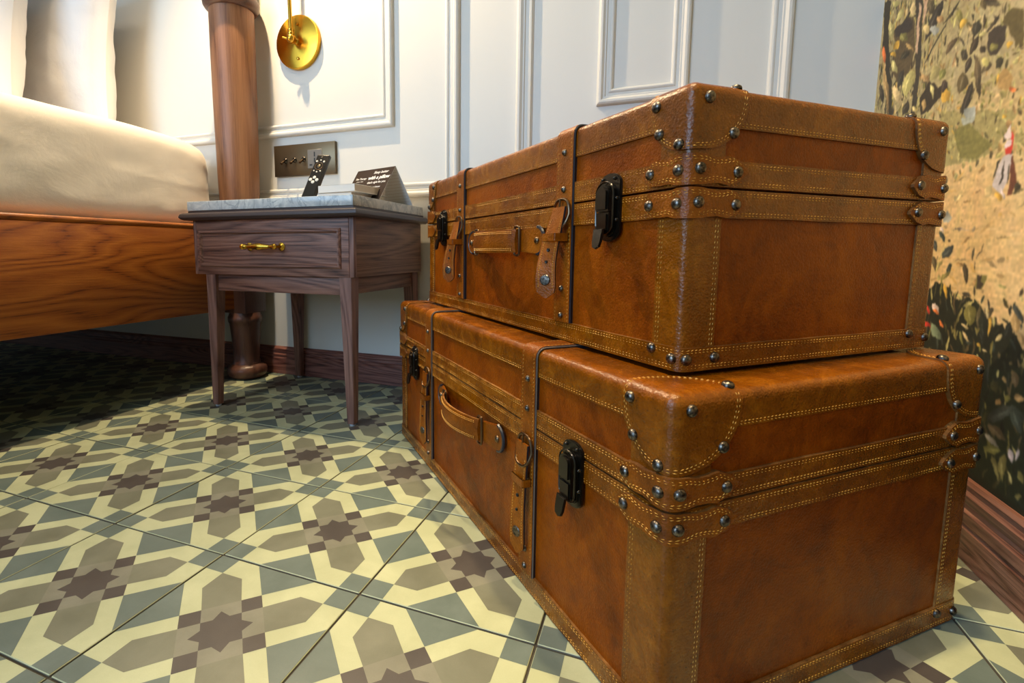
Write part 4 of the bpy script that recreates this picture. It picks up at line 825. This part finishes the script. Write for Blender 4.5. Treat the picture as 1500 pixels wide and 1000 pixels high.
def bead(x0, z0, x1, z1, w):
    bm = bmesh.new(); pf_ = [(0,0),(0,.25),(.3,.55),(.6,.55),(.8,.2),(1,-.02)]; rg = []
    for q, d in pf_:
        s_ = q*w; rg.append([bm.verts.new((a/100-.08, (Y0-.03-d)/100-.625, b/100)) for a, b in ((x0+s_,z0+s_),(x1-s_,z0+s_),(x1-s_,z1-s_),(x0+s_,z1-s_))])
    for a, b in zip(rg, rg[1:]):
        for i in range(4): bm.faces.new((a[i],a[(i+1)%4],b[(i+1)%4],b[i]))
    bmesh.ops.recalc_face_normals(bm, faces=bm.faces[:]); return obj('drawer_moulding', bm, 'stand_front', dr, True, 30)
bead(-12.4, 34.4, 27.4, 43.0, 1.1)
# brass drawer handle
hd = bmesh.new(); yh = (Y0-2.5)/100-.625; pts = [(x/100-.08, yh+.004*abs(x-7.35)/4.6, .391) for x in [2.9+.45*i for i in range(21)]]
tube(hd, pts, lambda t: .0038+.0040*math.exp(-((t-.5)/.24)**2)-.0008*math.exp(-((t-.16)/.04)**2)-.0008*math.exp(-((t-.84)/.04)**2)+.0030*math.exp(-((t-.04)/.07)**2)+.0030*math.exp(-((t-.96)/.07)**2), 14)
for x in (2.9,11.9):
    lathe(hd, [(.0092,0),(.0092,-.0018),(.0068,-.003),(.0036,-.006),(.0034,-.020),(.0056,-.023),(.0062,-.026),(.003,-.029)], (x/100-.08, (Y0-.05)/100-.625, .391), 20, 'Y')
hb = obj('handle', hd, 'brass', dr)
# frame and legs
nb('apron', (-9.0,Y0+.9,28.7), (27.0,Y0+2.4,32.75), 'stand_front'); nb('apron', (X1-3.2,Y0+2.5,28.9), (X1-1.6,77.0,32.75), 'stand_side')
nb('apron', (X0+3.4,Y0+2.5,28.9), (X0+4.9,77.0,32.75), 'stand_side'); nb('apron', (-9,76.0,28.9), (26.5,77.4,32.75), 'stand_front')
for (cx, cy, sx, sy) in ((-11.1,46.3,1,1),(29.6,46.3,-1,1),(-11.1,79.1,1,-1),(29.4,79.1,-1,-1)):
    bm = bmesh.new(); lv = []
    for z, w in ((.5,1.75),(28.5,2.9),(32.7,3.0)):
        lv.append([bm.verts.new((a/100-.08, b/100-.625, z/100)) for a, b in ((cx,cy),(cx+sx*w,cy),(cx+sx*w,cy+sy*w),(cx,cy+sy*w))])
    for a, b in zip(lv, lv[1:]):
        for i in range(4): bm.faces.new((a[i],a[(i+1)%4],b[(i+1)%4],b[i]))
    bm.faces.new(lv[0]); bm.faces.new(lv[-1]); bmesh.ops.recalc_face_normals(bm, faces=bm.faces[:])
    bmesh.ops.bevel(bm, geom=[e for e in bm.edges], offset=.0009, segments=2, affect='EDGES')
    lg = obj('leg', bm, 'stand_leg', ns, True, 35)
    bm = bmesh.new(); lathe(bm, [(.0068,.0002),(.0072,.001),(.0062,.0052)], ((cx+sx*.9)/100-.08, (cy+sy*.9)/100-.625, 0), 16); obj('foot_glide', bm, 'glide', lg)

# ------------------------------------------------------------------ things on the table
def booklet(name, x0, y0, z0, x1, y1, z1, rz, label):
    t_ = thing(name, label, 'book', ((x0+x1)/200,(y0+y1)/200,z0/100), rz, 'white books on the bedside table')
    a, b, h = (x1-x0)/200, (y1-y0)/200, (z1-z0)/100
    bm = bmesh.new(); bx(bm, (-a,-b,0), (a,b,.0012), .0003, 1); bx(bm, (-a,-b,h-.0012), (a,b,h), .0003, 1); bx(bm, (-a,-b,0), (a,-b+.0012,h), .0003, 1)
    obj('cover', bm, 'paper', t_); bm = bmesh.new(); bx(bm, (-a+.001,-b+.0008,.0012), (a-.0008,b-.0008,h-.0012), .0002, 1); obj('pages', bm, 'paper_edge', t_)
booklet('book', 15.8,54.6,49.72, 25.4,66.6,51.40, R(-4), 'lower of the two white books beside the folded card')
booklet('book', 16.4,54.0,51.42, 27.0,66.0,53.10, R(-6), 'upper of the two white books beside the folded card')
# folded tent card
tc = thing('tent_card', 'brown and white folded card with pillow message behind the white books', 'card', (.236,.679,.4972), R(-17.5))
ln, hc, sp = .136, .0885, .058; th_ = .0007
def flap(nm, sg, m):
    bm = bmesh.new(); P = [(-ln/2, sg*sp, 0),(ln/2, sg*sp, 0),(ln/2, 0, hc),(-ln/2, 0, hc)]; n = Vector((0, sg*hc, sp)).normalized()*th_
    a = [bm.verts.new(p) for p in P]; b = [bm.verts.new(Vector(p)-n) for p in P]
    bm.faces.new(a); bm.faces.new(b[::-1])
    for i in range(4): bm.faces.new((a[i],b[i],b[(i+1)%4],a[(i+1)%4]))
    bmesh.ops.recalc_face_normals(bm, faces=bm.faces[:])
    for f in bm.faces: f.material_index = 0 if f.normal.dot(n) > .5*th_ else 1
    return obj(nm, bm, [m,'card_white'], tc, False)
ff = flap('front_flap', -1, 'card_brown'); bf = flap('back_flap', 1, 'card_white')
# lines of print seen inside the back flap
bm = bmesh.new(); n_ = Vector((0, hc, sp)).normalized()
for k in range(11):
    q = .10+.075*k; c0 = Vector((0, sp*(1-q), hc*q))-n_*(th_+.0001); d_ = Vector((0,-sp,hc)).normalized()*.0004; e_ = Vector((ln*.46,0,0))
    f = bm.faces.new([bm.verts.new(p) for p in (c0-e_-d_, c0+e_-d_, c0+e_+d_, c0-e_+d_)])
obj('printed_lines', bm, 'paper_edge', bf, False)
def text(body, size, u, v, align='CENTER', name='lettering', par=None, m='card_white', bold=0):
    cu = bpy.data.curves.new(name, 'FONT'); cu.body = body; cu.size = size; cu.align_x = align; cu.offset = bold; cu.shear = .15
    o_ = link(bpy.data.objects.new(name, cu)); o_.data.materials.append(M[m]); o_.parent = par or ff
    d_ = Vector((0, sp, hc)).normalized(); nn = Vector((0,-hc,sp)).normalized()
    p = Vector((u, -sp, 0))+d_*v+nn*.00025; Mx = Matrix((Vector((1,0,0)), d_, nn)).transposed().to_4x4(); Mx.translation = p
    o_.matrix_local = Mx
    dg = bpy.context.evaluated_depsgraph_get(); me = bpy.data.meshes.new_from_object(o_.evaluated_get(dg)); me.materials.clear(); me.materials.append(M[m])
    o2 = link(bpy.data.objects.new(name, me)); o2.parent = par or ff; o2.matrix_local = Mx; bpy.data.objects.remove(o_); return o2
text('Sleep better', .0105, .026, .089, bold=.0002); text('with a pillow', .0145, .026, .0715, bold=.0006)
text("that's right for you.", .0085, .026, .0585, bold=.0002); text('Just let us know', .0078, .022, .044, bold=.0001)
text('The Therapy', .0078, -.039, .074, bold=.0002); text('pillow menu', .0052, -.039, .066)
# remote control leaning back
rm = thing('remote_control', 'black television remote control leaning up beside the white books', 'remote', (.135,.53,.4975)); rm.rotation_euler = (R(-29.5), R(5), R(4))
bm = bmesh.new(); bx(bm, (-.0172,0,0), (.0172,.011,.1320), .003, 3); obj('body', bm, 'remote_body', rm)
bm = bmesh.new(); bx(bm, (-.0150,-.0006,.004), (.0150,.0008,.128), .0005, 1); face_ = obj('face_plate', bm, 'black_metal', rm)
def btn(x, z, r_, m='white_button'):
    bm = bmesh.new(); lathe(bm, [(r_,.0004),(r_,-.0010),(r_*.8,-.0016),(r_*.05,-.0017)], (x,-.0006,z), 16, 'Y'); obj('button', bm, m, face_)
for x, z, r_ in ((-.0085,.0575,.0042),(.0085,.0575,.0042),(0,.0640,.0042),(0,.0510,.0042)): btn(x, z, r_)
for x, z, r_ in ((-.0085,.0830,.0018),(0,.0800,.0020),(.0085,.0830,.0020),(-.0095,.1100,.0026),(0,.1140,.0020),(.0095,.1100,.0026)): btn(x, z, r_)
bm = bmesh.new(); tube(bm, [(.0098*math.cos(a*math.pi/12), -.0010, .0965+.0098*math.sin(a*math.pi/12)) for a in range(24)], .0011, 6, True); obj('dial_ring', bm, 'aged_steel', face_)
btn(0, .0965, .0050, 'bronze_plate'); btn(0, .1225, .0026, 'rivet')

# ------------------------------------------------------------------ wall plate and sconce
sw = thing('switch_panel', 'bronze wall plate with three toggles and a socket above the bedside table', 'switch', (-.075,WY,.6465))
box('plate', (-.108,-.011,-.045), (.108,-.0004,.045), 'bronze_plate', sw, .0012)
for i in range(3):
    x = -.066+.033*i
    bm = bmesh.new(); lathe(bm, [(.0075,-.011),(.0075,-.0125),(.0055,-.014),(.0045,-.016)], (x,0,.0), 18, 'Y'); tg_ = obj('toggle', bm, 'black_metal', sw)
    bm = bmesh.new(); tube(bm, [(x,-.015,0),(x,-.023,-.006),(x,-.030,-.0115)], lambda t: .0020+.0016*t, 10); obj('lever', bm, 'aged_steel', tg_)
bm = bmesh.new(); bx(bm, (.014,-.0125,-.027), (.064,-.0105,.026), .001, 1); sk = obj('socket', bm, 'socket_grey', sw)
for lo, hi in (((.0365,-.0129,.006),(.0405,-.0124,.019)),((.0365,-.0129,-.011),(.0405,-.0124,.002)),((.021,-.0129,-.019),(.030,-.0124,-.015)),((.047,-.0129,-.019),(.056,-.0124,-.015))): box('socket_slot', lo, hi, 'black', sk, 0)
sc = thing('wall_sconce', 'brass swing-arm wall sconce with round plate above the bedside table', 'lamp', (-.085,WY,.972))
bm = bmesh.new(); lathe(bm, [(.0735,-.0004),(.0735,-.011),(.0725,-.0130),(.0700,-.0140),(.001,-.0142)], n=64, axis='Y')
for v in bm.verts: v.co = Vector((v.co.x, v.co.y, v.co.z))
for v in bm.verts: v.co = Vector((v.co.x, v.co.z, -v.co.y))
bp = obj('back_plate', bm, 'spun_brass', sc, True, 30); bp.rotation_euler = (R(90),0,0)
for z in (.048,-.046):
    bm = bmesh.new(); lathe(bm, [(.0042,0),(.0042,-.003),(.0028,-.005),(.0005,-.0055)], (.004,-.014,z), 14, 'Y'); obj('screw', bm, 'brass', sc)
bm = bmesh.new(); lathe(bm, [(.009,-.013),(.009,-.018),(.006,-.021),(.006,-.030)], n=20, axis='Y')
b2 = bmesh.new(); bmesh.ops.create_uvsphere(b2, u_segments=20, v_segments=12, radius=.0125)
merge(bm, b2, 0, Matrix.Translation((0,-.038,0)))
lathe(bm, [(.0085,.009),(.0095,.012),(.0095,.016),(.0080,.018),(.0092,.020),(.0092,.024),(.0050,.027)], (0,-.038,0), 20)
tube(bm, [(-.010,-.038,0),(-.024,-.044,.005)], .0028, 8)
obj('pivot', bm, 'brass', sc)
bm = bmesh.new(); tube(bm, [(0,-.038,.02),(-.001,-.041,.20),(-.002,-.044,.50),(-.004,-.052,.62),(-.014,-.075,.690),(-.035,-.120,.735),(-.060,-.175,.765),(-.073,-.235,.768),(-.075,-.245,.750)], .0055, 12); obj('arm', bm, 'brass', sc)
bm = bmesh.new(); n = 40; pr_ = [(.026,.745),(.034,.745),(.050,.715),(.092,.640),(.0935,.640),(.0505,.7165),(.0335,.7475),(.0255,.7475)]
lathe(bm, [(.020,.756),(.022,.756),(.034,.742),(.052,.712),(.094,.642),(.0925,.641),(.050,.711),(.032,.739),(.020,.752)], (-.075,-.245,0), 48)
obj('lampshade', bm, 'shade', sc)
bm = bmesh.new(); bmesh.ops.create_uvsphere(bm, u_segments=20, v_segments=12, radius=.017)
for v in bm.verts: v.co += Vector((-.075,-.245,.697))
bulb = obj('bulb', bm, 'bulb', sc)
l = bpy.data.lights.new('sconce_bulb_light', 'SPOT'); l.energy = 78; l.color = (1,.75,.44); l.shadow_soft_size = .012; l.spot_size = R(132); l.spot_blend = .75
lo = link(bpy.data.objects.new('sconce_bulb_light', l)); lo.location = (-.16,WY-.245,1.632); lo.rotation_euler = (0,R(-12),0)

# ------------------------------------------------------------------ bed
bed = thing('bed', 'double bed with orange oak side rail and turned mahogany posts', 'bed', (-.25,-.1,0))
bl = lambda p: (p[0]+.25, p[1]+.1, p[2])
def bb(name, lo, hi, m, bev=.002, par=None): return box(name, bl(lo), bl(hi), m, par or bed, bev)
rail = bb('side_rail', (-.290,-1.18,.2115), (-.250,.700,.440), 'bed_wood', .0015)
bm = bmesh.new(); prism(bm, [(a+.25, z) for a, z in [(-.292,.440),(-.2475,.440),(-.2445,.4425),(-.2435,.446),(-.2445,.450),(-.2475,.4525),(-.292,.4525)]], -1.18+.1, .700+.1, 1); obj('rail_cap', bm, 'bed_wood', rail, True, 50)
bb('side_rail', (-1.80,-1.18,.2115), (-1.76,.700,.450), 'bed_wood')
bb('end_rail', (-1.76,.715,.2115), (-.30,.745,.440), 'bed_wood'); bb('end_rail', (-1.76,-1.24,.2115), (-.30,-1.21,.440), 'bed_wood')
bb('dark_base_block', (-1.758,-1.2,.214), (-.292,.70,.420), 'underbed_shade')  # black block added below the mattress to cut bounce and darken the space underneath
def post(x, y):
    bm = bmesh.new(); lathe(bm, [(.020,.0006),(.044,.001),(.052,.006),(.0570,.016),(.0575,.026),(.054,.036),(.047,.041),(.0415,.044),(.0405,.050),(.037,.056),(.0375,.080),(.0405,.120),(.0435,.155),(.0455,.168),(.0475,.171),(.0485,.177),(.0485,.186),(.046,.190),(.044,.200)], (x,y,0), 40)
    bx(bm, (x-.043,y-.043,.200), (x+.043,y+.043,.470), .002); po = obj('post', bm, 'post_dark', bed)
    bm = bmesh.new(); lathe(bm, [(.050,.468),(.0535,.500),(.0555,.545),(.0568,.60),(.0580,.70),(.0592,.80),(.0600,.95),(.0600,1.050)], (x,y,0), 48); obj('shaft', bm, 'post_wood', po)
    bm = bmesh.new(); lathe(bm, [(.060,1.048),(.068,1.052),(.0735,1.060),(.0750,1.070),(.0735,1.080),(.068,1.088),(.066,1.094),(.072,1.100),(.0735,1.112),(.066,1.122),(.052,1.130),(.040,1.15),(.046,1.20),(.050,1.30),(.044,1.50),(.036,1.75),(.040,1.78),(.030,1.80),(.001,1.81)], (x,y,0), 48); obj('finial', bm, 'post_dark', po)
for x, y in ((-.252,.727),(-1.80,.727),(-.252,-1.225),(-1.80,-1.225)): post(*bl((x,y,0))[:2])
def soft(name, dims, loc, rot_, m, pw, amp, freq, seed, label=None, cat=None, par=None, pinch=0, nseg=60, group=None, fn=None):
    bm = bmesh.new(); bmesh.ops.create_cube(bm, size=2); bmesh.ops.subdivide_edges(bm, edges=bm.edges[:], cuts=nseg, use_grid_fill=True)
    for v in bm.verts:
        x, y, z = v.co; ax = Vector((x,y,z))
        if pinch:     # pillow: outline square-ish, thickness falls to a seam at the rim
            e = (1-min(1,abs(x))**3.0)*(1-min(1,abs(z))**3.0); e = max(e,0)**.42; yy = y*e; k = 1+.05*(x*x*z*z)
            p = Vector((x*k*(1-.05*(1-z*z)), yy, z*k*(1-.05*(1-x*x))))
        else:
            q = pw; nrm = (abs(x)**q+abs(y)**q+abs(z)**q)**(1/q); p = ax/nrm*max(abs(x),abs(y),abs(z))*1
        p = Vector((p.x*dims[0]/2, p.y*dims[1]/2, p.z*dims[2]/2))
        P = p*freq+Vector((seed,seed*2,0)); w = noise.noise(P)+.5*noise.noise(P*2.3)+.25*noise.noise(P*5)
        rd = abs(noise.noise(Vector((P.x*.6,P.y*.6,P.z*2.2))))
        if fn: w = fn(p, w)
        d = p.normalized()*amp*(w-.8*rd)
        if pinch: d = Vector((0,math.copysign(1,p.y) if abs(p.y) > .004 else 0,0))*amp*(w-.9*rd)
        v.co = p+d
    o = obj(name, bm, m, par, True, 180)
    o.location = loc; o.rotation_euler = rot_
    if label: tag(o, label, cat, group)
    return o
soft('mattress', (1.55,2.0,.285), (-1.040,-.225,.5645), (0,0,0), 'duvet', 7.5, .007, 4.2, 5, 'white-sheeted mattress resting in the wooden bed frame below the pillows', 'mattress', nseg=90)
pg = 'upright white pillows'
soft('pillow', (.66,.18,.52), (-1.005,.665,.975), (R(-3),R(3),0), 'pillow', 0, .008, 6, 3, 'white pillow nearer the bedpost, leaning upright against the wall', 'pillow', pinch=1, nseg=44, group=pg)
soft('pillow', (.66,.18,.52), (-1.085,.455,.975), (R(-10),R(-4),R(2)), 'pillow', 0, .008, 6, 8, 'front white pillow at the left edge, propped before the other pillow', 'pillow', pinch=1, nseg=44, group=pg)
